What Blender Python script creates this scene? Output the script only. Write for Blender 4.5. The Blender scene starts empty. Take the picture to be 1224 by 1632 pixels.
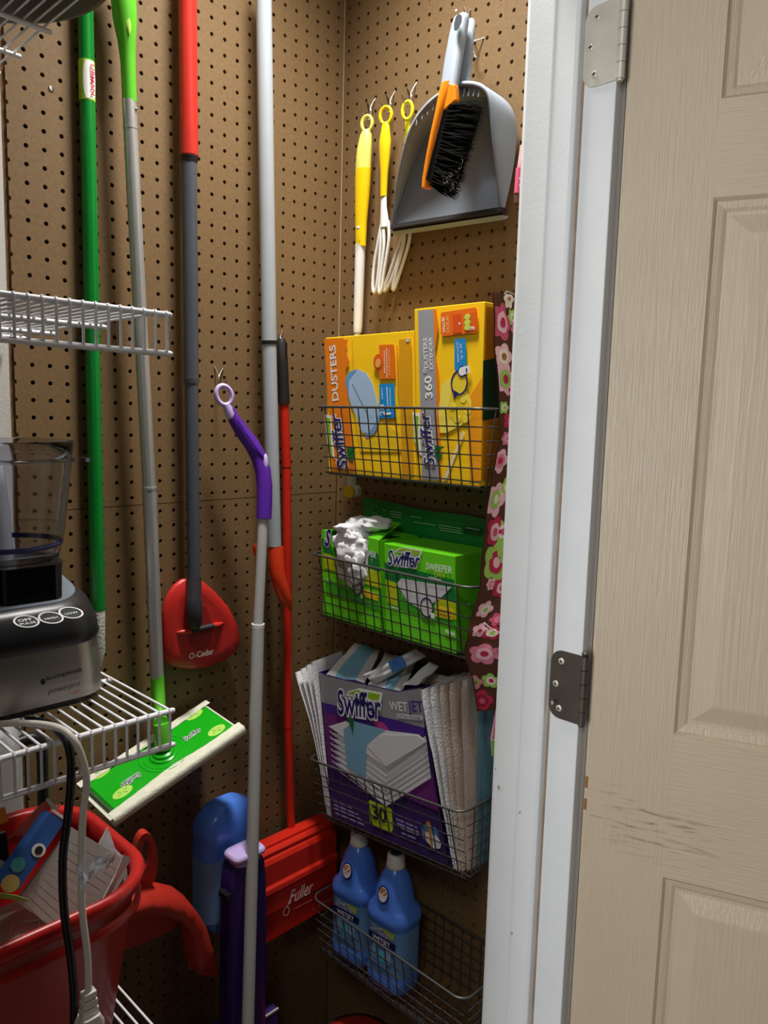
import bpy, bmesh, math, random
from mathutils import Vector as V, Matrix, Euler, noise

# ------------------------------------------------------------------ camera, world, lights
scene = bpy.context.scene
C = scene.collection
F = 1221.475
CAM = V((-1.05197, -1.16110, 1.415))
EUL = Euler((1.44945513, -0.0261611, -0.79599758), 'XYZ')
cd = bpy.data.cameras.new('camera'); cam = bpy.data.objects.new('camera', cd); C.objects.link(cam)
cam.location = CAM; cam.rotation_euler = EUL
cd.sensor_fit = 'VERTICAL'; cd.sensor_height = 36; cd.lens = F * 36 / 1632; cd.clip_start = .02
scene.camera = cam
world = bpy.data.worlds.new('world'); scene.world = world; world.use_nodes = True
world.node_tree.nodes['Background'].inputs[0].default_value = (.9, .95, 1, 1)
world.node_tree.nodes['Background'].inputs[1].default_value = .006
def light(name, kind, loc, power, col, size=.1, rot=None, sy=None):
    l = bpy.data.lights.new(name, kind); o = bpy.data.objects.new(name, l); C.objects.link(o)
    o.location = loc; l.energy = power; l.color = col
    if kind == 'AREA':
        l.size = size
        if sy: l.shape = 'RECTANGLE'; l.size_y = sy
    else: l.shadow_soft_size = size
    if rot: o.rotation_euler = rot
    return o
lamp = light('closet_ceiling_downlight', 'SPOT', (-.32, -.32, 2.66), 98, (1, .96, .91), .11)
lamp.data.spot_size = math.radians(88); lamp.data.spot_blend = 1
light('room_ceiling_light', 'AREA', (-1.75, -1.45, 2.5), 8, (1, .98, .95), .5)
light('jamb_door_fill', 'AREA', (-2.7, -1.02, 1.40), 26, (.96, .98, 1), 1.5, (0, math.radians(-90), 0), .45)  # added unseen light, angled to reach jamb and door but miss the closet
scene.view_settings.view_transform = 'Standard'; scene.view_settings.look = 'None'
scene.view_settings.gamma = 1; scene.view_settings.use_curve_mapping = False
scene.view_settings.exposure = .47

# ------------------------------------------------------------------ helpers
RM = EUL.to_matrix()
def ray(x, y): return RM @ V(((x - 612) / F, (816 - y) / F, -1))
def PX(v, x, y): d = ray(x, y); return CAM + d * ((v - CAM.x) / d.x)
def PY(v, x, y): d = ray(x, y); return CAM + d * ((v - CAM.y) / d.y)
def PZ(v, x, y): d = ray(x, y); return CAM + d * ((v - CAM.z) / d.z)
def PD(t, x, y): return CAM + ray(x, y) * t
rnd = random.Random(7)
def lin(c):
    f = lambda u: u / 12.92 if u <= .04045 else ((u + .055) / 1.055) ** 2.4
    return tuple(f(k / 255) for k in c) + (1,)
MATS = {}
def mat(name, rgb, rough=.5, metal=0, var=0, vscale=30, bump=0, bscale=80, stretch=None, trans=0, ior=1.45, coat=0, alpha=1, spec=.5, sss=0):
    m = bpy.data.materials.new(name); m.use_nodes = True; nt = m.node_tree; b = nt.nodes['Principled BSDF']
    b.inputs['Base Color'].default_value = lin(rgb); b.inputs['Roughness'].default_value = rough; b.inputs['Metallic'].default_value = metal
    b.inputs['Transmission Weight'].default_value = trans; b.inputs['IOR'].default_value = ior
    b.inputs['Coat Weight'].default_value = coat; b.inputs['Alpha'].default_value = alpha
    b.inputs['Specular IOR Level'].default_value = spec
    if var or bump:
        tc = nt.nodes.new('ShaderNodeTexCoord'); mp = nt.nodes.new('ShaderNodeMapping')
        nt.links.new(tc.outputs['Object'], mp.inputs[0])
        if stretch: mp.inputs['Scale'].default_value = stretch
    if var:
        n = nt.nodes.new('ShaderNodeTexNoise'); n.inputs['Scale'].default_value = vscale; n.inputs['Detail'].default_value = 4
        nt.links.new(mp.outputs[0], n.inputs['Vector'])
        r = nt.nodes.new('ShaderNodeValToRGB'); c = lin(rgb)
        r.color_ramp.elements[0].position = .3; r.color_ramp.elements[1].position = .7
        r.color_ramp.elements[0].color = tuple(k * (1 - var) for k in c[:3]) + (1,)
        r.color_ramp.elements[1].color = tuple(min(1, k * (1 + var)) for k in c[:3]) + (1,)
        nt.links.new(n.outputs[0], r.inputs[0]); nt.links.new(r.outputs[0], b.inputs['Base Color'])
    if bump:
        n2 = nt.nodes.new('ShaderNodeTexNoise'); n2.inputs['Scale'].default_value = bscale; n2.inputs['Detail'].default_value = 3
        nt.links.new(mp.outputs[0], n2.inputs['Vector'])
        bp = nt.nodes.new('ShaderNodeBump'); bp.inputs['Strength'].default_value = bump; bp.inputs['Distance'].default_value = .002
        nt.links.new(n2.outputs[0], bp.inputs['Height']); nt.links.new(bp.outputs[0], b.inputs['Normal'])
    MATS[name] = m
    return m
def M(rgb, rough=.45, **k):      # plain colour, cached
    key = 'paint_%02x%02x%02x_%d' % (rgb[0], rgb[1], rgb[2], int(rough * 100)) + ''.join(sorted(str(v) for v in k.values()))
    return MATS.get(key) or mat(key, rgb, rough, **k)

class MB:
    def __init__(s): s.v = []; s.f = []; s.m = []; s.sm = []
    def add(s, verts, faces, mi=0, smooth=False):
        o = len(s.v); s.v += [V(p) for p in verts]
        s.f += [[i + o for i in f] for f in faces]; s.m += [mi] * len(faces); s.sm += [smooth] * len(faces)
        return s
    def box(s, a, b, mi=0, M4=None):
        x0, y0, z0 = a; x1, y1, z1 = b
        p = [V(q) for q in ((x0,y0,z0),(x1,y0,z0),(x1,y1,z0),(x0,y1,z0),(x0,y0,z1),(x1,y0,z1),(x1,y1,z1),(x0,y1,z1))]
        if M4: p = [M4 @ q for q in p]
        return s.add(p, [(0,3,2,1),(4,5,6,7),(0,1,5,4),(1,2,6,5),(2,3,7,6),(3,0,4,7)], mi)
    def loft(s, rings, mi=0, smooth=True, cap=True, closed=True):
        n = len(rings[0]); v = [p for r in rings for p in r]; f = []
        for i in range(len(rings) - 1):
            for j in range(n if closed else n - 1):
                k = (j + 1) % n; f.append((i*n+j, i*n+k, (i+1)*n+k, (i+1)*n+j))
        s.add(v, f, mi, smooth)
        if cap and closed:
            s.add(rings[0], [list(range(n))[::-1]], mi); s.add(rings[-1], [list(range(n))], mi)
        return s
    def tube(s, pts, r, mi=0, n=12, cap=True, smooth=True):
        pts = [V(p) for p in pts]; m = len(pts); rr = r if isinstance(r, (list, tuple)) else [r] * m
        rings = []; ref = None
        for i, p in enumerate(pts):
            t = (pts[min(i+1, m-1)] - pts[max(i-1, 0)])
            t = t.normalized() if t.length > 1e-9 else V((0,0,1))
            if ref is None:
                ref = V((0,0,1)) if abs(t.z) < .8 else V((1,0,0))
            a = (ref - t * ref.dot(t)).normalized(); ref = a; b = t.cross(a)
            rings.append([p + (a * math.cos(k*2*math.pi/n) + b * math.sin(k*2*math.pi/n)) * rr[i] for k in range(n)])
        return s.loft(rings, mi, smooth, cap)
    def grid(s, fn, nu, nv, mi=0, smooth=True):
        v = [fn(i/nu, j/nv) for j in range(nv+1) for i in range(nu+1)]
        f = [(j*(nu+1)+i, j*(nu+1)+i+1, (j+1)*(nu+1)+i+1, (j+1)*(nu+1)+i) for j in range(nv) for i in range(nu)]
        return s.add(v, f, mi, smooth)
    def lathe(s, prof, origin, mi=0, n=28, axis=None, smooth=True, cap=True):
        o = V(origin); rings = []
        ax = (axis or V((0,0,1))).normalized(); a = V((1,0,0)) if abs(ax.x) < .8 else V((0,1,0)); a = (a - ax*a.dot(ax)).normalized(); b = ax.cross(a)
        for r, z in prof: rings.append([o + ax*z + (a*math.cos(k*2*math.pi/n) + b*math.sin(k*2*math.pi/n))*r for k in range(n)])
        return s.loft(rings, mi, smooth, cap)
    def prism(s, pts, d, mi=0):
        d = V(d); n = len(pts); a = [V(p) for p in pts]; b = [p + d for p in a]
        return s.add(a + b, [list(range(n))[::-1], [i + n for i in range(n)]] + [(i, (i+1) % n, (i+1) % n + n, i + n) for i in range(n)], mi)
    def mesh(s, name, mats):
        me = bpy.data.meshes.new(name); me.from_pydata([tuple(p) for p in s.v], [], s.f)
        for m in (mats if isinstance(mats, (list, tuple)) else [mats]): me.materials.append(m)
        me.polygons.foreach_set('material_index', s.m); me.polygons.foreach_set('use_smooth', s.sm)
        me.update(); bm = bmesh.new(); bm.from_mesh(me); bmesh.ops.recalc_face_normals(bm, faces=bm.faces); bm.to_mesh(me); bm.free()
        return me
def tag(o, label, cat, group=None, kind=None):
    if label: o['label'] = label
    if cat: o['category'] = cat
    if group: o['group'] = group
    if kind: o['kind'] = kind
    return o
def thing(name, label, cat, base=(0,0,0), group=None, rot=None):
    o = bpy.data.objects.new(name, None); C.objects.link(o); o.location = base; o.empty_display_size = .02
    if rot: o.rotation_euler = rot
    return tag(o, label, cat, group)
BODY = {}
def host(p): return BODY.get(p.name, p)
def obj(name, mb, mats, parent=None, label=None, local=False, loc=None, kind=None, bevel=0):
    me = mb if isinstance(mb, bpy.types.Mesh) else mb.mesh(name, mats)
    o = bpy.data.objects.new(name, me); C.objects.link(o)
    if parent and name in ('body', 'head_plate', 'head', 'film', 'sheet', 'steel_band', 'brush_back') and not parent.parent: BODY[parent.name] = o
    if loc: o.location = loc
    if parent:
        o.parent = parent
        if not local: o.matrix_parent_inverse = world_of(parent).inverted()
    if label: o['label'] = label
    if kind: o['kind'] = kind
    if bevel:
        b = o.modifiers.new('bevel', 'BEVEL'); b.width = bevel; b.segments = 2; b.limit_method = 'ANGLE'; b.angle_limit = .6
    return o
def world_of(o):
    m = Matrix.LocRotScale(o.location, o.rotation_euler, o.scale)
    return (world_of(o.parent) @ o.matrix_parent_inverse @ m) if o.parent else m
def struct(name, mb, mats, parent=None, **k):
    return obj(name, mb, mats, parent, kind='structure', **k)
def rrect(w, d, r, n=5):         # rounded rectangle ring, centred, in xy
    out = []
    for cx, cy, a0 in ((w/2-r, d/2-r, 0), (-w/2+r, d/2-r, 90), (-w/2+r, -d/2+r, 180), (w/2-r, -d/2+r, 270)):
        for k in range(n+1):
            a = math.radians(a0 + 90*k/n); out.append(V((cx + r*math.cos(a), cy + r*math.sin(a), 0)))
    return out
class Fr:                        # a flat surface frame: u right, v up, n outward
    def __init__(s, O, u, v): s.O = V(O); s.u = V(u).normalized(); s.v = V(v).normalized(); s.n = s.u.cross(s.v).normalized(); s.v = s.n.cross(s.u)
    def pt(s, a, b, c=0): return s.O + s.u*a + s.v*b + s.n*c
    def px(s, x, y):
        d = ray(x, y); t = (s.O - CAM).dot(s.n) / d.dot(s.n); q = CAM + d*t - s.O
        return q.dot(s.u), q.dot(s.v)
LAY = [0]
def decal(parent, fr, pts, m, off=.0003, px=True, name='printed_patch', th=.0003):
    p = [fr.px(*q) if px else q for q in pts]
    LAY[0] = (LAY[0] + 1) % 7; off = off + LAY[0]*.00002
    mb = MB().prism([fr.pt(a, b, off) for a, b in p], fr.n*th)
    return obj(name, mb, m, host(parent))
def disc(parent, fr, c, rx, ry, m, off=.0004, px=True, name='printed_spot', n=20, ring=0):
    a, b = fr.px(*c) if px else c
    LAY[0] = (LAY[0] + 1) % 7; off = off + LAY[0]*.00002
    mb = MB(); o = [fr.pt(a + rx*math.cos(2*math.pi*k/n), b + ry*math.sin(2*math.pi*k/n), off) for k in range(n)]
    if ring:
        i = [fr.pt(a + (rx-ring)*math.cos(2*math.pi*k/n), b + (ry-ring)*math.sin(2*math.pi*k/n), off) for k in range(n)]
        mb.add(o + i, [(k, (k+1) % n, (k+1) % n + n, k + n) for k in range(n)]); mb.add([p + fr.n*.0003 for p in o + i], [(k, (k+1) % n, (k+1) % n + n, k + n) for k in range(n)])
    else: mb.prism(o, fr.n*.0003)
    return obj(name, mb, m, host(parent))
def text(parent, fr, s, p0, p1, m, h=None, off=.0008, px=True, shear=0, bold=0, name='lettering', sy=1, th=.0002, space=1):
    a0 = V(fr.px(*p0) if px else p0); a1 = V(fr.px(*p1) if px else p1)
    w = (a1 - a0).length; du = (a1 - a0).normalized()
    u = fr.u*du.x + fr.v*du.y; v = fr.n.cross(u)
    cu = bpy.data.curves.new('txt', 'FONT'); cu.body = s; cu.size = 1; cu.shear = shear; cu.offset = bold; cu.extrude = 0; cu.resolution_u = 3; cu.space_character = space
    t = bpy.data.objects.new('txt', cu); C.objects.link(t)
    bpy.context.view_layer.update()
    me = bpy.data.meshes.new_from_object(t.evaluated_get(bpy.context.evaluated_depsgraph_get()))
    bpy.data.objects.remove(t); bpy.data.curves.remove(cu)
    xs = [q.co.x for q in me.vertices]
    if not xs: return None
    x0 = min(xs); k = w / (max(xs) - x0); ky = (h/.7 if h else k*sy)
    O = fr.pt(a0.x, a0.y, off)
    vs = [O + u*((q.co.x - x0)*k) + v*(q.co.y*ky) for q in me.vertices]
    fs = [list(p.vertices) for p in me.polygons]; bpy.data.meshes.remove(me)
    mb = MB().add(vs, fs)
    return obj(name, mb, m, host(parent))
def bars(parent, fr, p0, p1, m, h=.0013, off=.0016):      # a line of small print too blurred to read: uneven dashes
    a, b = V(fr.px(*p0)), V(fr.px(*p1)); d = (b-a).normalized(); e = V((-d.y, d.x))*h; L_ = (b-a).length; x = 0
    mb = MB()
    while x < L_*.97:
        w = min(rnd.uniform(.0025, .006), L_-x); q = [a+d*x, a+d*(x+w), a+d*(x+w)+e, a+d*x+e]
        mb.prism([fr.pt(k.x, k.y, off) for k in q], fr.n*.0002); x += w + .0011
    return obj('print_line', mb, m, host(parent))
def smooth_path(pts, n=6):       # Catmull-Rom
    pts = [V(p) for p in pts]; out = []
    for i in range(len(pts) - 1):
        a, b, c, d = pts[max(i-1, 0)], pts[i], pts[i+1], pts[min(i+2, len(pts)-1)]
        for k in range(n):
            t = k/n; out.append(.5*((2*b) + (c-a)*t + (2*a-5*b+4*c-d)*t*t + (3*b-a-3*c+d)*t**3))
    return out + [pts[-1]]

# ------------------------------------------------------------------ materials
m_peg = mat('brown_hardboard', (123, 97, 63), .6, var=.12, vscale=160, bump=.15, bscale=500)
m_wall = mat('white_wall_paint', (205, 203, 196), .7, var=.03, bump=.2, bscale=300)
m_back = mat('shade_toned_backing', (60, 45, 30), .8, var=.1)  # shade behind the peg holes put into the colour; the drywall is white
m_floor = mat('dark_wood_floor', (70, 48, 32), .5, var=.2, vscale=12, stretch=(1, 12, 1))
m_jamb = mat('white_trim_paint', (222, 224, 224), .38, var=.02, vscale=20, bump=.08, bscale=200)
m_crev = mat('beige_brown_trim', (150, 132, 112), .6, var=.15, vscale=40)  # beige-brown strip beside the stop, tone varied by noise
m_wire = mat('white_vinyl_wire', (226, 226, 230), .35, var=.02)
m_grey_wire = mat('dark_grey_wire', (92, 92, 90), .4, metal=.6, var=.1, vscale=60)
m_steel = mat('bright_steel_wire', (190, 185, 175), .25, metal=1, var=.05)
m_alu = mat('brushed_aluminium', (200, 200, 198), .33, metal=.6, var=.06, vscale=200, stretch=(1, 1, .05))
m_nickel = mat('satin_nickel', (212, 206, 192), .4, metal=.25, var=.06, vscale=40)
m_bronze = mat('aged_bronze', (88, 80, 72), .4, metal=.4, var=.15, vscale=40)
m_black = mat('black_plastic', (22, 22, 23), .4, var=.1)
m_blackg = mat('glossy_black_plastic', (14, 14, 15), .15, var=.1)
WHITE = M((238, 238, 238), .6); NAVY = M((28, 26, 110), .5); LIME = M((140, 190, 30), .5); DKGREEN = M((14, 110, 48), .5)
# ------------------------------------------------------------------ the setting
ZT = 2.70; XL = -1.60; YF = -.577
struct('floor', MB().box((XL-.1, -2.2, -.05), (1.3, .1, 0)), m_floor)
struct('ceiling', MB().box((XL, YF-.02, ZT), (.06, .06, ZT+.05)), m_wall)
wb = struct('wall_back', MB().box((XL, -.003, 0), (-.6345, .05, ZT)).box((-.6345, .016, 0), (.05, .05, ZT), 1), [m_wall, m_back])
wr = struct('wall_right', MB().box((.016, YF, 0), (.05, .016, ZT)), m_back)
struct('wall_left', MB().box((XL-.05, YF, 0), (XL, .05, ZT)), m_wall)
XJ = -.2145; XO = -.96; YO = -.697      # door opening between XO and XJ
wf = struct('wall_front', MB().box((XJ+.02, YO+.012, 0), (1.2, YF-.001, ZT)).box((XL-.05, YO+.012, 0), (XO-.02, YF-.001, ZT)).box((XO-.02, YO+.012, 2.07), (XJ+.02, YF-.001, ZT)), m_wall)

def pegboard(name, fn, cols, rows, a0, a1, b0, b1, half=None, parent=None, label=None):
    P = .0254; R = .0034; T = .006; mb = MB(); vs = []; fs = []
    oc = [(math.cos(k*math.pi/4), math.sin(k*math.pi/4)) for k in range(8)]
    for ci, a in enumerate(cols):
        l = a0 if ci == 0 else a - P/2; r = a1 if ci == len(cols)-1 else a + P/2
        for ri, b in enumerate(rows):
            lo = b0 if ri == 0 else b - P/2; hi = b1 if ri == len(rows)-1 else b + P/2
            hole = [(a + R*c, b + R*s) for c, s in oc]
            if half is not None and ci == 0:
                idx = (6, 7, 0, 1, 2); hole = [hole[k] for k in idx]
                out = [(a, lo), (r, lo), (r, b), (r, hi), (a, hi)]; nn = 5; closed = False
            else:
                out = [(r, b), (r, hi), (a, hi), (l, hi), (l, b), (l, lo), (a, lo), (r, lo)]; nn = 8; closed = True
            o = len(vs)
            vs += [fn(p, q, 0) for p, q in out] + [fn(p, q, 0) for p, q in hole] + [fn(p, q, T) for p, q in hole]
            for k in range(nn if closed else nn-1):
                j = (k+1) % nn
                fs.append((o+k, o+j, o+nn+j, o+nn+k)); fs.append((o+nn+k, o+nn+j, o+2*nn+j, o+2*nn+k))
    mb.add(vs, fs)
    me = bpy.data.meshes.new(name); me.from_pydata([tuple(p) for p in mb.v], [], mb.f); me.materials.append(m_peg); me.update()
    return obj(name, me, None, parent, label=label)
ZR = 1.415 + .47058; P1 = .0254
bc = [-.60102 + c*P1 for c in range(-1, 24)]
seam = ZR - 24.5*P1
rows_up = [ZR - r*P1 for r in range(24, -32, -1)]; rows_dn = [ZR - r*P1 for r in range(73, 24, -1)]
fb = lambda a, b, d: V((a, d, b))
pegboard('pegboard_panel', fb, bc, rows_up, bc[0], -.001, seam+.0006, ZT, half=1, parent=wb)
pegboard('pegboard_panel', fb, bc, rows_dn, bc[0], -.001, .01, seam-.0006, half=1, parent=wb)
rc = [-.41847 + c*P1 for c in range(16, -7, -1)]
fr_ = lambda a, b, d: V((d, a, b))
ZR2 = ZR + .1708
pegboard('pegboard_panel', lambda a, b, d: V((d, -a, b)), [-c for c in rc], [ZR2 - r*P1 for r in range(79, -25, -1)], .001, -YF, .01, ZT, parent=wr)
# strip of timber behind the cut left edge, thin ridge where the two boards meet
obj('batten', MB().box((-.636, .0035, 0), (-.622, .012, ZT)), mat('rough_batten', (112, 80, 48), .8, var=.35, vscale=60), wb)
obj('corner_tape', MB().box((-.0026, -.0012, 1.5), (-.0008, .001, 2.40)), M((190, 165, 125), .6), wb)
# screw with washer on the board
sc = V(PY(0, 81, 142)); 
obj('screw', MB().lathe([(.0042, 0), (.0042, .0004), (.002, .0007), (0, .0007)], sc, axis=V((0,-1,0)), n=14), m_steel, wb)

# door frame: stop and rabbet, seen from the camera
prof = [(-.2240, YF), (-.2268, YF-.006), (-.2268, -.6185), (-.2250, -.6205), (-.2242, -.6460), (-.2222, -.6505), (-.2145, -.6515), (-.2145, -.6965), (-.190, -.6965), (-.190, YF)]
jb = MB().prism([V((x, y, 0)) for x, y in prof], (0, 0, 2.05))
jm = struct('trim_1', jb, m_jamb, bevel=.0012)
obj('crevice', MB().prism([V((x, y, 0)) for x, y in ((-.2150, -.6508), (-.2158, -.6546), (-.2140, -.656), (-.2138, -.6508))], (0, 0, 2.05)), m_crev, jm, label='beige-brown seam beside the door stop')
obj('casing', MB().prism([V((x, y, 0)) for x, y in ((-.176, -.6840), (-.176, -.696), (-.165, -.699), (-.120, -.697), (-.118, -.6840))], (0, 0, 2.11)), m_jamb, jm)
for px_, py_, r in ((795, 1255, .004), (815, 1488, .0022), (828, 1295, .002), (880, 1120, .003), (790, 1225, .0018)):
    q = PX(-.2267, px_, py_); a = [q + V((-.0001, math.cos(k)*r*(.6+.4*math.sin(3*k)), math.sin(k)*r)) for k in (0, 1, 2, 3, 4, 5)]
    obj('chip', MB().prism(a, (-.0002, 0, 0)), M((170, 160, 148), .8), jm)
lj = MB().prism([V((x, y, 0)) for x, y in ((XO+.012, YF), (XO+.012, -.645), (XO, -.6515), (XO, -.6965), (XO-.025, -.6965), (XO-.025, YF))], (0, 0, 2.05))
struct('trim_2', lj, m_jamb)
struct('trim_3', MB().box((XO-.025, -.6965, 2.05), (-.19, YF, 2.075)), m_jamb)

# ---- the open six-panel door, hinged on the frame
ang = math.atan2(.37, .93)
hp = V((-.1985, -.7015, 0))
DW, DH, DT = .711, 2.03, .035
m_door = mat('beige_woodgrain_paint', (198, 180, 154), .42, var=.02, vscale=10)
m_rail = mat('beige_woodgrain_rail', (198, 180, 154), .42, var=.02, vscale=10)
def grain(m, scale, stain=False):
    nt = m.node_tree; b = nt.nodes['Principled BSDF']; tc = nt.nodes.new('ShaderNodeTexCoord'); mp = nt.nodes.new('ShaderNodeMapping')
    mp.inputs['Scale'].default_value = scale; nt.links.new(tc.outputs['Object'], mp.inputs[0])
    n = nt.nodes.new('ShaderNodeTexNoise'); n.inputs['Scale'].default_value = 1; n.inputs['Detail'].default_value = 2.5; n.inputs['Distortion'].default_value = .6
    nt.links.new(mp.outputs[0], n.inputs['Vector'])
    bp = nt.nodes.new('ShaderNodeBump'); bp.inputs['Strength'].default_value = .55; bp.inputs['Distance'].default_value = .0016
    nt.links.new(n.outputs[0], bp.inputs['Height']); nt.links.new(bp.outputs[0], b.inputs['Normal'])
    if stain:      # scuff marks: streaky smudges around one height of the door
        base = b.inputs['Base Color'].links[0].from_socket
        sep = nt.nodes.new('ShaderNodeSeparateXYZ'); nt.links.new(tc.outputs['Object'], sep.inputs[0])
        def band(out, c, w):
            a = nt.nodes.new('ShaderNodeMath'); a.operation = 'SUBTRACT'; nt.links.new(out, a.inputs[0]); a.inputs[1].default_value = c
            d = nt.nodes.new('ShaderNodeMath'); d.operation = 'ABSOLUTE'; nt.links.new(a.outputs[0], d.inputs[0])
            e = nt.nodes.new('ShaderNodeMapRange'); nt.links.new(d.outputs[0], e.inputs[0]); e.inputs[1].default_value = 0; e.inputs[2].default_value = w; e.inputs[3].default_value = 1; e.inputs[4].default_value = 0
            return e.outputs[0]
        z = band(sep.outputs[2], .92, .055); x = band(sep.outputs[0], .08, .12)
        mul = nt.nodes.new('ShaderNodeMath'); mul.operation = 'MULTIPLY'; nt.links.new(z, mul.inputs[0]); nt.links.new(x, mul.inputs[1])
        mp2 = nt.nodes.new('ShaderNodeMapping'); mp2.inputs['Scale'].default_value = (22, 22, 190); mp2.inputs['Rotation'].default_value = (0, -.08, 0); nt.links.new(tc.outputs['Object'], mp2.inputs[0])
        n3 = nt.nodes.new('ShaderNodeTexNoise'); n3.inputs['Scale'].default_value = 1; n3.inputs['Detail'].default_value = 4; nt.links.new(mp2.outputs[0], n3.inputs['Vector'])
        r = nt.nodes.new('ShaderNodeMapRange'); nt.links.new(n3.outputs[0], r.inputs[0]); r.inputs[1].default_value = .53; r.inputs[2].default_value = .68
        m2 = nt.nodes.new('ShaderNodeMath'); m2.operation = 'MULTIPLY'; nt.links.new(mul.outputs[0], m2.inputs[0]); nt.links.new(r.outputs[0], m2.inputs[1])
        mx = nt.nodes.new('ShaderNodeMix'); mx.data_type = 'RGBA'; nt.links.new(m2.outputs[0], mx.inputs[0]); nt.links.new(base, mx.inputs[6]); mx.inputs[7].default_value = lin((62, 52, 44))
        nt.links.new(mx.outputs[2], b.inputs['Base Color'])
grain(m_door, (420, 420, 14), True); grain(m_rail, (14, 420, 420), True)
MD = Matrix.Translation(hp) @ Matrix.Rotation(-math.pi/2 + ang, 4, 'Z')    # local x along the door, local -y is the visible face
# panel rectangles measured on the visible face
def on_door(px_, py_):
    d = ray(px_, py_); n = MD.to_3x3() @ V((0, -1, 0)); t = (hp - CAM).dot(n) / d.dot(n); return MD.inverted() @ (CAM + d*t)
xs = [.101, .316, .395, .610]
zs = [(.24, .8575), (1.0425, 1.6696), (1.774, 1.93)]
panels = [(x0, x1, z0, z1) for (x0, x1) in ((xs[0], xs[1]), (xs[2], xs[3])) for (z0, z1) in zs]
def door_face(mb, y, s):
    gx = [0] + xs + [DW]; gz = [.008] + [q for p in zs for q in p] + [DH]
    for i in range(5):
        for j in range(7):
            if i in (1, 3) and j in (1, 3, 5): continue
            mi = 1 if i in (1, 2, 3) and j in (0, 2, 4, 6) else 0
            mb.add([(gx[i], y, gz[j]), (gx[i+1], y, gz[j]), (gx[i+1], y, gz[j+1]), (gx[i], y, gz[j+1])], [(0, 1, 2, 3)], mi)
slab = MB(); door_face(slab, 0, 1); door_face(slab, DT, -1)
for (x, X_) in ((0, 0), (DW, DW)): slab.add([(x, 0, .008), (x, DT, .008), (x, DT, DH), (x, 0, DH)], [(0, 1, 2, 3)])
for z in (.008, DH): slab.add([(0, 0, z), (DW, 0, z), (DW, DT, z), (0, DT, z)], [(0, 1, 2, 3)])
door = struct('door_1', slab, [m_door, m_rail]); door.matrix_world = MD
m_panel = mat('beige_panel_paint', (198, 180, 154), .42, var=.02); grain(m_panel, (300, 300, 11))
for (x0, x1, z0, z1) in panels:
    pm = MB()
    for y0, s in ((0, 1), (DT, -1)):
        rings = []
        for ins, dep in ((0, 0), (.004, .0045), (.011, .0062), (.015, .0085), (.019, .0085), (.040, .0015), (.043, .0012)):
            rings.append([V((x0+ins, y0+s*dep, z0+ins)), V((x1-ins, y0+s*dep, z0+ins)), V((x1-ins, y0+s*dep, z1-ins)), V((x0+ins, y0+s*dep, z1-ins))])
        for a, b in zip(rings, rings[1:]):
            pm.add(a + b, [(k, (k+1) % 4, (k+1) % 4 + 4, k + 4) for k in range(4)])
        pm.add(rings[-1], [(0, 1, 2, 3)])
    o = obj('panel', pm, m_panel, door, local=True)
# paint chips at the hinge edge of the door
for px_, py_ in ((922, 1243), (920, 1278)):
    q = on_door(px_, py_); obj('paint_chip', MB().box((.0005, -.0006, q.z-.008), (.004, .0005, q.z+.007)), M((150, 100, 45), .8), door, local=True)
def hinge(zc, m, label):
    yc = -.6755; hx = XJ - .0006
    r = .016; h2 = .0445; pts = []
    y0, y1 = -.6970, -.6535
    for cy, cz, a0 in ((y1-r, zc+h2-r, 0), ):
        pass
    pts = [(y0, zc-h2), (y0, zc+h2)]
    for k in range(7):
        a = math.radians(90 - 15*k); pts.append((y1-r + r*math.cos(a), zc+h2-r + r*math.sin(a)))
    for k in range(7):
        a = math.radians(-15*k); pts.append((y1-r + r*math.cos(a), zc-h2+r + r*math.sin(a)))
    leaf = MB().prism([V((hx, y, z)) for y, z in pts], (-.0012, 0, 0))
    h = obj('hinge', leaf, m, jm, label=label, bevel=.0004)
    for y, z in ((-.669, zc+.031), (-.6625, zc), (-.669, zc-.031)):
        s = obj('screw', MB().lathe([(.0042, 0), (.0042, .0006), (.003, .0013), (0, .0014)], (hx-.0012, y, z), axis=V((-1, 0, 0)), n=16), m_nickel, h)
        q = MB().box((hx-.0030, y-.0024, z-.0005), (hx-.0025, y+.0024, z+.0005)).box((hx-.0030, y-.0005, z-.0024), (hx-.0025, y+.0005, z+.0024))
        for i_, (dy, dz) in enumerate(((.0024, .0005), (.0005, .0024))): pass
        obj('screw_slot', q, M((25, 22, 20), .7), jm)
    for k in range(5):
        z0 = zc - h2 + k*.0178
        obj('knuckle', MB().tube([(hx+.001, -.7005, z0+.0006), (hx+.001, -.7005, z0+.0172)], .0052, n=14), m, h)
    obj('pin', MB().lathe([(.0035, -.0465), (.0035, .0465), (.005, .0468), (.004, .0495), (0, .05)], (hx+.001, -.7005, zc), n=14), m, h)
def hz(px_, py_): return PX(XJ, px_, py_).z
hinge(hz(968, 68), m_nickel, 'bright satin nickel hinge with three screws')
hinge(hz(908, 1095), m_bronze, 'dark bronze hinge with three screws')
hinge(.32, m_nickel, None)
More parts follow.
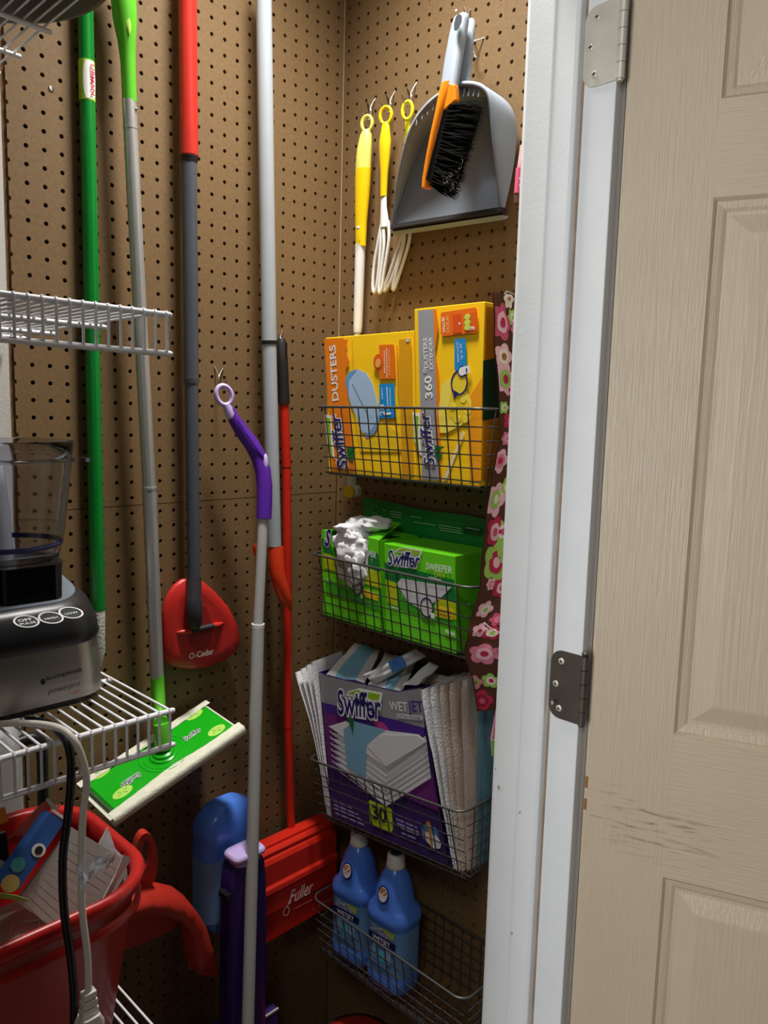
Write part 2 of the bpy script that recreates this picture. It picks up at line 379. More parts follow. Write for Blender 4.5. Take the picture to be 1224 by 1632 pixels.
# ------------------------------------------------------------------ wire shelves on the back wall
XE = -.637
def wire_shelf(z, label, xl=-1.30, deps=(-.308, -.172, -.073), lip=True):
    t = thing('wire_shelf', label, 'shelf', (XE, -.005, z), 'white wire shelves')
    y1 = -.450
    for y, zz in ([(y1, z), (y1, z-.0385)] if lip else []) + [(d, z-.0035) for d in deps] + [(-.012, z-.0035)]:
        r = .0031
        obj('rod', MB().tube([(xl, y, zz), (XE-.002, y, zz), (XE, y, zz)], [r, r, r*.8], n=10), m_wire, t)
    w = MB().tube(smooth_path([(0, -.008, .0), (0, -.2, .0), (0, -.43, .0), (0, y1-.0005, -.0002), (0, y1-.0022, -.004), (0, y1-.0022, -.02), (0, y1-.0022, -.040)], 3), .00145, n=6)
    me = w.mesh('wire', m_wire); x = XE - .0065; k = 0
    while x > -.98:
        obj('wire', me, None, t, loc=(x, 0, z + .0022)); x -= .0123
    return t
def lipless(z, label): return wire_shelf(z, label, deps=(-.405, -.3072, -.1793, -.084), lip=True)
lipless(1.8680, 'white wire shelf holding the dark round pan')
wire_shelf(1.5130, 'white wire shelf between the pan shelf and the food processor')
wire_shelf(1.0975, 'white wire shelf the food processor stands on')
wire_shelf(.7000, 'white wire shelf the red plastic bin stands on')

# dark pan on the top shelf
zp = 1.8717
pc = V((-.775, -.256, zp))
pan = thing('round_pan', 'dark grey round pan on the topmost wire shelf', 'pan', pc)
m_pan = mat('dark_pan_metal', (74, 72, 68), .5, metal=.4, var=.1, vscale=30)
obj('body', MB().lathe([(0, .003), (.154, .003), (.162, .006), (.168, .02), (.180, .06), (.185, .062), (.182, .064), (.164, .02), (.154, .008), (0, .007)], pc, n=56), m_pan, pan)
obj('handle', MB().tube(smooth_path([pc+V((-.172, 0, .05)), pc+V((-.26, 0, .07)), pc+V((-.34, 0, .075))]), .011, n=10), m_black, pan)

# ------------------------------------------------------------------ food processor
FX, FY, FZ = -.760, -.280, 1.1010
fp = thing('food_processor', 'steel and black food processor with clear bowl on wire shelf', 'food processor', (FX, FY, FZ))
m_fsteel = mat('brushed_steel', (178, 172, 164), .33, metal=.85, var=.05, vscale=90, stretch=(.05, .05, 4))
m_smoke = mat('smoked_top_panel', (104, 112, 122), .34, var=.08)
m_clear = mat('clear_plastic', (226, 228, 238), .06, trans=1, ior=1.25, var=.01)
W_, D_ = .182, .190
def ring(w, d, r, z, dx=0, dy=0, tilt=0):
    return [V((FX+dx+p.x, FY+dy+p.y, FZ+z + tilt*(p.y+d/2))) for p in rrect(w, d, r, 6)]
obj('foot_rim', MB().loft([ring(W_-.006, D_-.006, .04, .0), ring(W_-.004, D_-.004, .04, .007)]), m_black, fp)
obj('steel_band', MB().loft([ring(W_, D_, .036, .007), ring(W_-.001, D_-.001, .036, .03), ring(W_-.007, D_-.007, .035, .066)]), m_fsteel, fp)
hz_ = MB(); hz_.loft([ring(W_-.004, D_-.004, .041, .0655), ring(W_+.001, D_+.001, .042, .071), ring(W_-.002, D_-.002, .043, .085, tilt=.05), ring(W_-.016, D_-.016, .043, .102, tilt=.16), ring(W_-.034, D_-.036, .04, .110, tilt=.22), ring(W_-.05, D_-.055, .035, .1105, tilt=.23)])
hs = obj('housing', hz_, mat('satin_black_plastic', (34, 34, 36), .35, var=.1), fp)
pf = [V((FX+p.x*.80, FY+p.y*.8-.002, FZ+.1120+.225*(p.y*.8-.002+.07))) for p in rrect(W_, D_*.98, .05, 6)]
obj('control_panel', MB().loft([[p-V((0,0,.004)) for p in pf], pf]), m_smoke, fp)
PFR = Fr((FX, FY-.06, FZ+.1126+.225*(-.06+.07)), (1, 0, 0), (0, 1, .225))
for (a, b), s in zip([(42, 992), (81, 986), (113, 978)], ('OFF\nPULSE', 'HIGH', 'LOW')):
    aa, bb = PFR.px(a, b)
    bt = disc(fp, PFR, (aa, bb), .0105, .0125, M((46, 48, 52), .4), px=False, name='button', off=.0004)
    rg = disc(fp, PFR, (aa, bb), .0118, .014, M((215, 215, 215), .5), px=False, name='button_ring', ring=.0018, off=.0009)
    text(fp, PFR, s.split('\n')[0], (aa-.0065, bb+(.001 if '\n' in s else -.003)), (aa+.0065, bb+(.001 if '\n' in s else -.003)), WHITE, px=False, off=.0012)
    if '\n' in s: text(fp, PFR, s.split('\n')[1], (aa-.0075, bb-.006), (aa+.0075, bb-.006), WHITE, px=False, off=.0012)
NZ = FZ + .130; OX, OY = .008, .012
obj('collar', MB().lathe([(.030, -.055), (.062, -.045), (.066, -.01), (.068, .0), (.070, .012), (.060, .013)], (FX+OX, FY+OY, NZ), n=36), m_black, fp)
cb = MB(); q0 = [V((FX+.018+p.x, FY-.045+p.y, 0)) for p in rrect(.066, .05, .010, 4)]
cb.loft([[p+V((0,0,FZ+.098)) for p in q0], [p+V((0,0,FZ+.150)) for p in q0]], smooth=False)
obj('latch_block', cb, m_blackg, fp, bevel=.003)
obj('side_latch', MB().box((FX-.08, FY-.07, FZ+.115), (FX-.022, FY-.012, FZ+.146)), m_black, fp, bevel=.004)
bo = V((FX+OX, FY+OY, NZ+.012))
def shell(prof, th=.0022):
    return prof + [(max(r-th, 0), z) for r, z in prof[::-1]]
obj('bowl', MB().lathe([(0, 0), (.064, 0), (.070, .022), (.0712, .026), (.082, .114), (.0825, .117), (.0845, .136), (.0845, .138), (.0823, .138), (.082, .12), (.069, .026), (.066, .006), (0, .004)], bo, n=48), m_clear, fp)
obj('bowl_rim', MB().lathe([(.0825, .115), (.0875, .1165), (.0875, .1185), (.0825, .12), (.0825, .115)], bo, n=48, cap=False), m_clear, fp)
obj('bowl_spout_tab', MB().box(tuple(bo+V((.070, -.05, .115))), tuple(bo+V((.088, -.036, .1195)))), m_clear, fp)
obj('blue_ring', MB().lathe([(.0700, .0215), (.0708, .0225), (.0714, .0265), (.0706, .0275)], bo, n=48, cap=False), M((66, 66, 120), .3), fp, label='thin blue band around the bowl')
obj('hub', MB().lathe([(.019, .004), (.017, .06), (.014, .09), (.012, .112), (0, .115)], bo, n=20), mat('milky_plastic', (205, 208, 215), .2, trans=.5, var=.01), fp)
obj('handle', MB().tube(smooth_path([bo+V((-.072, -.03, .03)), bo+V((-.115, -.05, .05)), bo+V((-.115, -.05, .11)), bo+V((-.08, -.03, .125))]), .010, n=10), m_clear, fp)
SFR = Fr((FX, FY-D_/2+.001, FZ+.007), (1, 0, 0), (0, .05, 1))
text(fp, SFR, 'BLACK&DECKER', (74, 1084), (130, 1069), M((24, 22, 22), .5), bold=.02, off=.0016)
disc(fp, SFR, (67.5, 1086), .0026, .0030, M((24, 22, 22), .5), off=.0016, name='logo_mark')
text(fp, SFR, 'powerpro', (75, 1106), (127, 1092), M((70, 58, 50), .5), shear=.35, off=.0016)
for a, b in (((96, 1089), (112, 1085)), ((107, 1105), (125, 1099))):
    p = SFR.px(*a); q = SFR.px(*b); s = 1 if b[1] < 1090 else -1
    decal(fp, SFR, [p, ((p[0]+q[0])/2, (p[1]+q[1])/2+.0022*s), (q[0], q[1]+.001*s), q, ((p[0]+q[0])/2, (p[1]+q[1])/2+.0008*s)], M((200, 95, 40), .5), px=False, name='logo_swoosh', off=.0012)

# ------------------------------------------------------------------ cords over the shelf lip
def cord(name, label, cols, pts, r, m):
    t = thing(name, label, 'cord', pts[-1]); obj('cable', MB().tube(smooth_path(pts, 8), r, n=10), m, t); return t
L = lambda px_, py_, y: PY(y, px_, py_)
m_cw = mat('white_cord', (205, 200, 190), .4, var=.03); m_cb = mat('black_cord', (20, 20, 22), .35, var=.1)
wc = cord('power_cord', 'white power cord hanging over the shelf lip with its plug', 0,
     [PZ(1.1055, -60, 1165), PZ(1.1055, 0, 1154), PZ(1.1075, 50, 1153), L(93, 1160, -.458), L(116, 1177, -.476), L(130, 1205, -.478), L(138, 1245, -.477), L(132, 1300, -.476), L(130, 1370, -.476), L(131, 1450, -.477), L(139, 1520, -.478), L(141, 1580, -.478)], .0034, m_cw)
pb = L(141, 1578, -.478)
for k in range(3): obj('strain_relief', MB().box(tuple(pb+V((-.0065-.001*k, -.005, -.008-.009*k))), tuple(pb+V((.0065+.001*k, .005, -.0005-.009*k)))), m_cw, wc, bevel=.001)
obj('plug', MB().loft([[pb+V((p.x, p.y, z)) for p in rrect(w, .018, .004, 3)] for w, z in ((.018, -.026), (.026, -.034), (.026, -.062), (.020, -.07))]), m_cw, wc)
for s in (-1, 1): obj('prong', MB().box(tuple(pb+V((s*.006-.0008, -.003, -.086))), tuple(pb+V((s*.006+.0008, .003, -.069)))), m_nickel, wc)
tie = L(133, 1384, -.483)
m_bag = mat('clear_film', (225, 232, 238), .12, trans=.75, var=.01, ior=1.2)
tg = MB()
for k in range(5):
    a0 = rnd.random()*6; c0 = tie + V((.006*k-.004, -.003, rnd.uniform(-.008, .008)))
    tg.grid(lambda u, v: c0 + V(((u-.5)*.02*math.cos(a0), -.004*math.sin(5*u+a0)*math.cos(4*v), (v-.5)*.016+(u-.5)*.012*math.sin(a0))), 6, 6)
obj('clear_tape', tg, m_bag, wc)
cord('power_cord', 'black power cord hanging over the shelf lip beside the white one', 0,
     [PZ(1.1062, 42, 1148), PZ(1.1062, 72, 1152), L(95, 1168, -.450), L(108, 1185, -.464), L(113, 1215, -.464), L(112, 1260, -.461), L(107, 1310, -.460), L(100, 1370, -.460), L(102, 1450, -.460), L(112, 1520, -.460), L(118, 1590, -.460), L(117, 1660, -.460)], .0042, m_cb)

# ------------------------------------------------------------------ red bin and what is in it
BZ = .703
bc_ = V((-.806, -.325, BZ))
m_red = mat('red_plastic', (176, 34, 30), .32, var=.05, vscale=15)
m_redm = mat('red_moulded_plastic', (190, 48, 34), .38, var=.05, vscale=15)
bn = thing('storage_bin', 'red plastic bin full of packets on the lowest wire shelf', 'bin', bc_)
def br(w, d, r, z): return [bc_ + V((p.x, p.y, z)) for p in rrect(w, d, r, 8)]
obj('tub', MB().loft([br(.235, .18, .05, .004), br(.25, .195, .055, .012), br(.305, .232, .07, .185), br(.318, .245, .075, .192), br(.326, .253, .077, .205), br(.316, .243, .075, .211), br(.300, .227, .068, .206), br(.298, .225, .068, .185), br(.245, .19, .055, .018), br(.2, .15, .04, .012)]), m_red, bn)
obj('rim_band', MB().loft([br(.312, .239, .072, .166), br(.317, .244, .074, .168), br(.318, .245, .074, .176), br(.309, .236, .072, .178)], cap=False), m_red, bn)
def slab(name, label, cat, fr, w, h, d, mats, faces=None, group=None):
    t = thing(name, label, cat, fr.pt(0, 0, 0), group)
    mb = MB(); p = [fr.pt(a, b, c) for c in (-d, 0) for a, b in ((0, 0), (w, 0), (w, h), (0, h))]
    mb.add(p, [(3, 2, 1, 0), (4, 5, 6, 7), (0, 1, 5, 4), (1, 2, 6, 5), (2, 3, 7, 6), (3, 0, 4, 7)])
    obj('body', mb, mats, t, bevel=.0008)
    return t
def ffr(p0, p1, pup, tilt=0):    # frame from three world points: origin, along, up
    return Fr(p0, V(p1)-V(p0), V(pup)-V(p0))
# leaflet sheet, blue and red cartons, orange scrap, black packet, clear pouch
pA = PY(-.335, 95, 1480); 
fL = ffr(PY(-.405, 20, 1440), PY(-.405, 155, 1510), PY(-.385, 112, 1318))
lf = thing('leaflet', 'white folded leaflet with fine print in the red bin', 'leaflet', fL.O)
q = [fL.px(x, y) for x, y in ((112, 1318), (200, 1372), (198, 1392), (152, 1470), (92, 1484), (24, 1436))]
obj('sheet', MB().prism([fL.pt(a, b, 0) for a, b in q], fL.n*.003), mat('printed_paper', (178, 176, 168), .8, var=.1, vscale=8), lf)
for k in range(11):
    x0, y0 = 108-7*k, 1340+10*k
    p, r_ = fL.px(x0, y0), fL.px(x0+78-3*k, y0+47)
    d = V((r_[0]-p[0], r_[1]-p[1]))  .normalized()*.00045; n_ = (-d.y, d.x)
    decal(lf, fL, [p, r_, (r_[0]+n_[0], r_[1]+n_[1]), (p[0]+n_[0], p[1]+n_[1])], M((158, 156, 150), .8), px=False, name='print_line', off=.00285, th=.0002)
fS = ffr(PY(-.388, 150, 1470), PY(-.388, 215, 1400), PY(-.372, 172, 1330))
sh = thing('crumpled_paper', 'crumpled white paper sticking out over the bin edge', 'paper', fS.O)
obj('sheet', MB().prism([fS.pt(*fS.px(x, y)) for x, y in ((156, 1345), (171, 1318), (183, 1352), (199, 1368), (203, 1398), (192, 1412), (178, 1395))], fS.n*.002), mat('white_paper', (205, 205, 206), .7, var=.06, vscale=40, bump=.5, bscale=60), sh)
fold = MB(); pp = [PY(-.412, x, y) for x, y in ((195, 1362), (205, 1365), (204, 1374), (186, 1402), (168, 1438), (163, 1432), (182, 1395))]
fold.prism(pp, (0, -.003, .001)); obj('torn_flap', fold, m_bag if False else M((190, 188, 186), .7), sh)
fB = ffr(PY(-.412, 0, 1410), PY(-.412, 30, 1418), PY(-.39, 80, 1295))
bx = thing('carton', 'blue narrow carton lying slantwise in the red bin', 'box', fB.O)
obj('body', MB().prism([fB.pt(*fB.px(x, y)) for x, y in ((80, 1294), (104, 1308), (30, 1418), (2, 1405))], fB.n*-.016), mat('blue_print', (38, 84, 150), .5, var=.15, vscale=25), bx)
decal(bx, fB, [(82, 1292), (86, 1290), (107, 1305), (104, 1309)], M((200, 198, 190), .7))
disc(bx, fB, (61, 1355), .008, .0065, M((225, 225, 220), .6), off=.0006)
disc(bx, fB, (61, 1355), .0045, .004, M((25, 25, 30), .6), off=.0011)
disc(bx, fB, (16, 1408), .010, .008, M((190, 165, 90), .6), off=.0006)
disc(bx, fB, (28, 1378), .008, .007, M((60, 140, 140), .6), off=.0006)
fR = ffr(PY(-.36, 20, 1330), PY(-.36, 60, 1332), PY(-.33, 72, 1275))
rx_ = thing('carton', 'red carton with torn flap behind the blue carton', 'box', fR.O)
obj('body', MB().prism([fR.pt(*fR.px(x, y)) for x, y in ((72, 1276), (82, 1288), (55, 1332), (20, 1332))], fR.n*-.018), mat('red_print', (170, 40, 26), .5, var=.12), rx_)
decal(rx_, fR, [(72, 1275), (76, 1272), (92, 1288), (94, 1280), (98, 1282), (88, 1296), (82, 1290)], M((190, 180, 165), .8), name='torn_flap')
kp = slab('packet', 'black packet with a pale label in the red bin', 'packet', Fr(PY(-.385, -60, 1428), (1, 0, 0), (0, .2, 1)), .046, .046, .008, mat('black_film', (22, 24, 28), .25, var=.2))
disc(kp, Fr(PY(-.385, -60, 1428), (1, 0, 0), (0, .2, 1)), (-6, 1392), .011, .014, M((170, 170, 160), .5), off=.001)
slab('packet', 'small orange packet at the back of the red bin', 'packet', Fr(PY(-.27, -40, 1328), (1, 0, 0), (0, .5, 1)), .036, .018, .01, M((214, 130, 30), .5))
pq = thing('plastic_pouch', 'clear crinkled plastic pouch at the front of the red bin', 'pouch', bc_+V((-.02, -.09, .15)))
pm = MB()
def pouch(u, v):
    return pouch_at(-.095 + u*.165, -.100 + v*.09)
def pouch_at(x, y):
    u, v = (x+.095)/.165, (y+.100)/.09; k = lambda q: math.sin(math.pi*min(1, max(0, q)))
    return bc_ + V((x, y, .176 + .020*k(u)*k(v) + .004*noise.noise(V((u*7, v*7, 3)))))
def on_pouch(px_, py_):
    z = BZ + .18
    for _ in range(8): q = PZ(z, px_, py_); z = pouch_at(q.x-bc_.x, q.y-bc_.y).z
    return PZ(z + .0008, px_, py_)
pm.grid(pouch, 24, 16); obj('film', pm, mat('hazy_film', (150, 143, 136), .28, trans=.22, var=.1, ior=1.15), pq)
for k, (a, b) in enumerate((((35, 1472), (70, 1468)), ((20, 1472), (3, 1520)), ((62, 1465), (60, 1500)))):
    p0, p1 = on_pouch(*a), on_pouch(*b); dd = V((.003, .003, 0))
    obj('edge_strip', MB().prism([p0, p1, p1+dd, p0+dd], (0, 0, .0008)), M((190, 186, 180), .5), pq)
gp = thing('packet', 'thin green and white wrapper on the pouch in the bin', 'wrapper', PY(-.420, 30, 1428))
obj('body', MB().prism([PY(-.420, x, y) for x, y in ((-20, 1423), (6, 1424), (28, 1428), (46, 1434), (45, 1437), (-20, 1429))], (0, .0015, 0)), M((150, 178, 90), .5), gp)
# grey canister behind the bin
cc = V((-.745, -.10, BZ))
cn = thing('canister', 'grey plastic canister with black handle behind the red bin', 'canister', cc)
obj('body', MB().lathe([(0, .002), (.066, .002), (.07, .01), (.07, .26), (.066, .29), (.05, .30), (0, .302)], cc, n=32), mat('pale_grey_plastic', (172, 172, 174), .5, var=.05), cn)
obj('handle', MB().tube(smooth_path([cc+V((.066, -.012, .26)), cc+V((.094, -.014, .255)), cc+V((.098, -.014, .19)), cc+V((.092, -.014, .10)), cc+V((.068, -.012, .09))]), .0085, n=10), m_black, cn)
# ------------------------------------------------------------------ hooks
def hook(label, A, B, J, S, T, wall, out=.02, group='wire pegboard hooks', r=.0012):
    w = (lambda d, x, y: PX(-d, x, y)) if wall == 'x' else (lambda d, x, y: PY(-d, x, y))
    a, b, j, s, tp = w(-.004, *A), w(-.004, *B), w(.010, *J), w(.012, *S), w(out+.012, *T)
    t = thing('peg_hook', label, 'hook', a, group)
    mid = (s + tp)/2 + V((0, 0, -.012))
    obj('wire_prong', MB().tube(smooth_path([a, j, s, mid, tp], 5), r, n=8), m_steel, t)
    obj('wire_leg', MB().tube(smooth_path([b, j + V((0, 0, .001)), s], 4), r, n=8), m_steel, t)
    return t
HK = 'steel wire peg hook holding '
hook(HK+'the purple mop handle loop', (339, 578), (358, 583), (349, 601), (348.5, 612), (361, 606), 'y')
hook(HK+'the black grip of the red sweeper', (452, 523), (445, 530), (447, 538), (446, 546), (455, 546), 'y')
hook(HK+'the pale and dark yellow duster', (583, 160), (600, 155), (590.5, 172), (591, 186), (576, 175), 'x')
hook(HK+'the yellow duster with the white fork', (614, 148), (631, 143), (622, 162), (622, 175), (607.5, 163), 'x')
hook(HK+'the duster behind the grey dustpan', (647, 138), (665.5, 129.5), (655, 150), (655, 163), (640.5, 151), 'x')
hook(HK+'the grey dustpan and brush', (738, 8), (752, 12), (744, 26), (742, 36), (727, 16), 'x', out=.05)
hook('bent steel wire hook with flat loop beside the brush handle', (777, 59), (752, 50), (756, 66), (752, 70), (765, 88), 'x', out=.0)

# ------------------------------------------------------------------ green broom pole
def pole(parent, name, pts, r, m, n=20): return obj(name, MB().tube(pts, r, n=n), m, parent)
yb = -.0145
def on(px_, py_, y=yb): return PY(y, px_, py_)
t = thing('broom_pole', 'green broom pole with yellow brand label against the pegboard', 'broom', on(157, 1060))
m_gp = mat('green_gloss_pole', (16, 132, 48), .22, var=.04, vscale=20)
a, b = on(134.5, -60), on(156, 972)
pole(t, 'shaft', [a, b], .0112, m_gp)
m_lab = mat('label_lime', (170, 214, 50), .4, var=.04)
l0, l1 = a.lerp(b, .1405), a.lerp(b, .199); axis = (b-a).normalized()
pole(t, 'label_wrap', [l0, l1], .01145, m_lab)
side = V((-.12, -.99, 0)).normalized(); side = (side - axis*side.dot(axis)).normalized(); tang = axis.cross(side)
mid = (l0+l1)/2
wl = MB().grid(lambda u, v: mid + axis*((v-.5)*.052) + (side*math.cos((u-.42)*1.9*(1-abs(v-.5)**2*1.6)) - tang*math.sin((u-.42)*1.9*(1-abs(v-.5)**2*1.6)))*.01165, 10, 8)
obj('label_oval', wl, M((240, 240, 236), .5), t)
ll = V((.16, -.985, 0)).normalized(); LF = Fr(mid - axis*.021 + ll*.0120, axis, ll.cross(axis))
text(t, LF, 'LIBMAN', (0, -.002), (.042, -.002), M((196, 30, 60), .5), px=False, h=.006, bold=.02)
tip0, tip1 = b, on(158, 1062)
tp = MB(); tp.tube([tip0+V((0,0,.002)), tip0.lerp(tip1, .1), tip0.lerp(tip1, .75), tip1], [.0108, .0108, .0098, .004], n=20)
obj('threaded_tip', tp, mat('white_knurled_plastic', (222, 222, 214), .5, var=.05, bump=.9, bscale=260), t, label='white textured end')

# ------------------------------------------------------------------ dry sweeper mop
HC = V((-.435, -.073, .849)); HR = Euler((.182, -.302, .024)).to_matrix(); HL, HW = .243, .102
HF = Fr(HC, HR @ V((1, 0, 0)), HR @ V((0, 1, 0)))
sm = thing('floor_sweeper', 'floor sweeper with lime handle and flat green head wearing a white cloth', 'mop', HC)
m_lime = mat('lime_plastic', (98, 196, 48), .28, var=.03); m_lime2 = mat('pale_lime_rubber', (178, 226, 96), .45, var=.03)
m_hg = mat('green_sweeper_plastic', (24, 172, 24), .25, var=.04)
m_cloth = mat('white_sweeper_cloth', (226, 226, 205), .85, var=.05, vscale=90, bump=.6, bscale=420)
S = lambda x, y: PY(-.040, x, y)
top, j1, j2, j3 = S(193, -55), S(206, 162), S(238, 778), S(250, 1079)
r1 = .0104
obj('grip', MB().tube([S(192, -70), S(196, -10), S(199, 30), S(202, 68), S(204, 100), S(206.5, 163)], [.0155, .0182, .0172, .0128, .0108, .0104], n=24), m_lime, sm)
gp_ = MB(); gax = (S(199, 60)-S(196, -20)); gs = V((-.10, -.995, 0))
gp_.grid(lambda u, v: S(196+4*v, -40+102*v) + V((math.cos(2*math.pi*u), 0, 0))*0 + (gs*(.0176-.003*v**3) + gs.cross(V((0,0,1)))*0) + gs.cross(V((0,0,1))).normalized()*((u-.5)*.018*math.sqrt(max(0, 1-v**4))) + gs*(-.003*(2*u-1)**2), 10, 14)
obj('soft_grip', gp_, m_lime2, sm)
pole(sm, 'upper_tube', [S(206, 160), S(212.5, 300), j2], r1, m_alu)
obj('collar', MB().tube([S(208, 203), S(208.2, 206)], r1+.0004, n=20), m_alu, sm)
obj('button', MB().lathe([(.0022, 0), (.002, .0012), (0, .0016)], S(207.5, 175)+V((.0045, -.0093, 0)), axis=V((.4, -.9, 0)), n=12), m_steel, sm)
pole(sm, 'lower_tube', [j2, j3], .0112, m_alu); obj('tube_ring', MB().tube([S(237.8, 776), S(238, 780)], .0117, n=20), m_alu, sm)
nb = HF.pt(.004, .002, .028)
pole(sm, 'lower_sleeve', [S(250, 1076), S(254, 1140), nb+V((-.001, .004, .035))], [.0113, .0113, .0120], m_lime)
obj('neck_joint', MB().tube([nb+V((-.001, .004, .035)), nb+V((0, 0, .012)), nb+V((0, 0, -.006))], [.012, .0135, .013], n=20), m_lime, sm)
hub = MB().lathe([(.0225, .010), (.0225, .0145), (.020, .0155), (.0175, .0155), (.0165, .0190), (.012, .0205), (0, .021)], HC, axis=HF.n, n=32, smooth=False)
obj('hub', hub, m_hg, sm)
for k, r in enumerate((.040, .033, .026)):
    obj('hub_ring', MB().lathe([(r-.0012, .0115), (r-.0006, .0136-.0002*k), (r+.0006, .0136-.0002*k), (r+.0012, .0115)], HC, axis=HF.n, n=40, cap=False), m_hg, sm)
hm = MB(); 
def edge(a): return HW/2 - .008 - .006*math.exp(-(a/.05)**2)
n_ = 30; up = []; 
for z, inset in ((0, .002), (.004, 0), (.010, .0012), (.0125, .004)):
    ringp = [HF.pt(-HL/2+.004+inset + (HL-.008-2*inset)*k/n_, edge(-HL/2+.004+(HL-.008)*k/n_)-inset, z) for k in range(n_+1)] + [HF.pt(HL/2-.004-inset - (HL-.008-2*inset)*k/n_, -edge(HL/2-.004-(HL-.008)*k/n_)+inset, z) for k in range(n_+1)]
    up.append(ringp)
hm.loft(up, smooth=False); hd = obj('head_plate', hm, m_hg, sm)
cl = MB()
cl.box((0, 0, 0), (1, 1, 1), M4=Matrix.Translation(HF.pt(-HL/2-.004, -HW/2-.002, -.0055)) @ Matrix(((HF.u.x, HF.v.x, HF.n.x), (HF.u.y, HF.v.y, HF.n.y), (HF.u.z, HF.v.z, HF.n.z))).to_4x4() @ Matrix.Diagonal((HL+.008, HW+.004, .005, 1)))
def flap(s):
    def fn(u, v):
        a = -HL/2-.004 + (HL+.008)*u; e = HW/2+.002
        inner = edge(a) - .003 - .003*math.sin(u*9+s)*.4
        if v < .5:
            th = math.pi*v*2; return HF.pt(a, s*(e + .004*math.sin(th)), -.004 + .0082*(1-math.cos(th)) + .0004*math.sin(60*u))
        w = (v-.5)*2; return HF.pt(a, s*(e + (inner-e)*w), .0126 + .0012*w + .0003*math.sin(70*u+5*w))
    return fn
cl.grid(flap(-1), 60, 12); cl.grid(flap(1), 60, 12)
obj('cloth', cl, m_cloth, sm, label='white cloth folded over the long edges')
for px_, py_, a0 in ((163, 1241, 0), (198, 1272, 0), (311, 1148, 0), (347, 1173, 0)):
    g = disc(sm, HF, (px_, py_), .0165, .0100, m_lime2, off=.0126, name='cloth_gripper', n=24)
    a, b = HF.px(px_, py_)
    for k in range(4):
        an = k*math.pi/2+.5; decal(sm, HF, [(a+.001*math.cos(an), b+.001*math.sin(an)), (a+.011*math.cos(an+.12), b+.006*math.sin(an+.12)), (a+.011*math.cos(an-.05), b+.006*math.sin(an-.05))], M((96, 170, 60), .5), off=.0131, px=False, name='gripper_slit')
LFH = Fr(HF.pt(0, 0, .0126), HF.u, HF.v)
def swiffer(parent, fr, p0, p1, px=True, off=.0005, sy=1.25, mini=False):
    a0 = V(fr.px(*p0) if px else p0); a1 = V(fr.px(*p1) if px else p1); w = (a1-a0).length
    d = (a1-a0).normalized(); e = V((-d.y, d.x))
    Q = lambda x, y: tuple(a0 + d*(x*w) + e*(y*w))
    if not mini:
        decal(parent, fr, [Q(.22, .30), Q(.30, .37), Q(.55, .435), Q(1.06, .40), Q(.99, .23), Q(.6, .28)], WHITE, px=False, off=off, name='logo_outline')
        decal(parent, fr, [Q(.28, .34), Q(.5, .41), Q(1.0, .375), Q(.95, .26), Q(.6, .33)], LIME, px=False, off=off+.0004, name='logo_swoosh')
        decal(parent, fr, [Q(.20, -.02), Q(.30, -.28), Q(.36, -.06)], DKGREEN, px=False, off=off+.0004, name='logo_tail')
    text(parent, fr, 'Swiffer', Q(-.015, 0), Q(1.02, 0), WHITE, px=False, shear=.22, bold=.075, off=off+.0009, sy=sy, name='logo_outline')
    text(parent, fr, 'Swiffer', Q(0, 0), Q(1, 0), NAVY if not mini else M((20, 90, 50), .5), px=False, shear=.22, bold=.012, off=off+.0013, sy=sy, name='logo_lettering')
swiffer(sm, LFH, (221, 1231), (190, 1252), mini=True); swiffer(sm, LFH, (296, 1182), (322, 1164), mini=True)

# ------------------------------------------------------------------ flat mop with the red triangular head
yo = -.030; S = lambda x, y: PY(yo, x, y)
om = thing('flat_mop', 'flat mop with red and grey pole and red triangular head', 'mop', S(312, 1060))
m_rp = mat('red_gloss_pole', (206, 52, 42), .3, var=.03); m_gr = mat('slate_grey_pole', (82, 86, 94), .3, var=.04)
pole(om, 'upper_tube', [S(298.5, -60), S(301.5, 250)], .0142, m_rp)
obj('black_collar', MB().tube([S(301.5, 248), S(301.6, 253), S(301.7, 258)], [.0145, .0136, .0132], n=20), m_black, om)
pole(om, 'middle_tube', [S(301.6, 256), S(305, 604)], .0122, m_gr)
obj('grey_collar', MB().tube([S(305, 601), S(305, 604), S(305, 607), S(305, 611)], [.0128, .0130, .0125, .0122], n=20), m_gr, om)
pole(om, 'lower_tube', [S(305, 608), S(309, 928)], .0112, m_gr)
mdk = mat('dark_grey_plastic', (52, 50, 54), .4, var=.05)
obj('connector', MB().tube([PY(-.034, 309, 920), PY(-.042, 309, 956), PY(-.042, 309.2, 958), PY(-.044, 309.6, 990), PY(-.042, 310, 998)], [.0126, .0126, .0142, .0138, .0105], n=20), mdk, om)
TF = Fr(PY(-.014, 312, 1000), (1, -.04, 0), (0, -.02, 1))
out = [(230+x/3.709, 860+y/3.709) for x, y in ((250,218),(205,232),(165,262),(130,310),(104,378),(96,480),(98,600),(108,712),(150,742),(205,754),(260,757),(320,752),(370,740),(470,702),(535,645),(553,592),(530,490),(480,390),(400,300),(335,245),(295,225))]
o2 = [TF.px(*p) for p in out]; cx = sum(p[0] for p in o2)/len(o2); cy = sum(p[1] for p in o2)/len(o2)
hd = MB(); hd.loft([[TF.pt(cx+(a-cx)*s, cy+(b-cy)*s, z) for a, b in o2] for s, z in ((.97, 0), (1, .004), (1, .009), (.96, .0125), (.80, .0165), (.72, .017))])
obj('head', hd, mat('red_mop_plastic', (196, 44, 40), .35, var=.12, vscale=25), om)
pit = [TF.px(230+x/3.709, 860+y/3.709) for x, y in ((232, 400), (222, 470), (236, 600), (270, 640), (320, 638), (360, 590), (376, 500), (352, 430), (330, 380))]
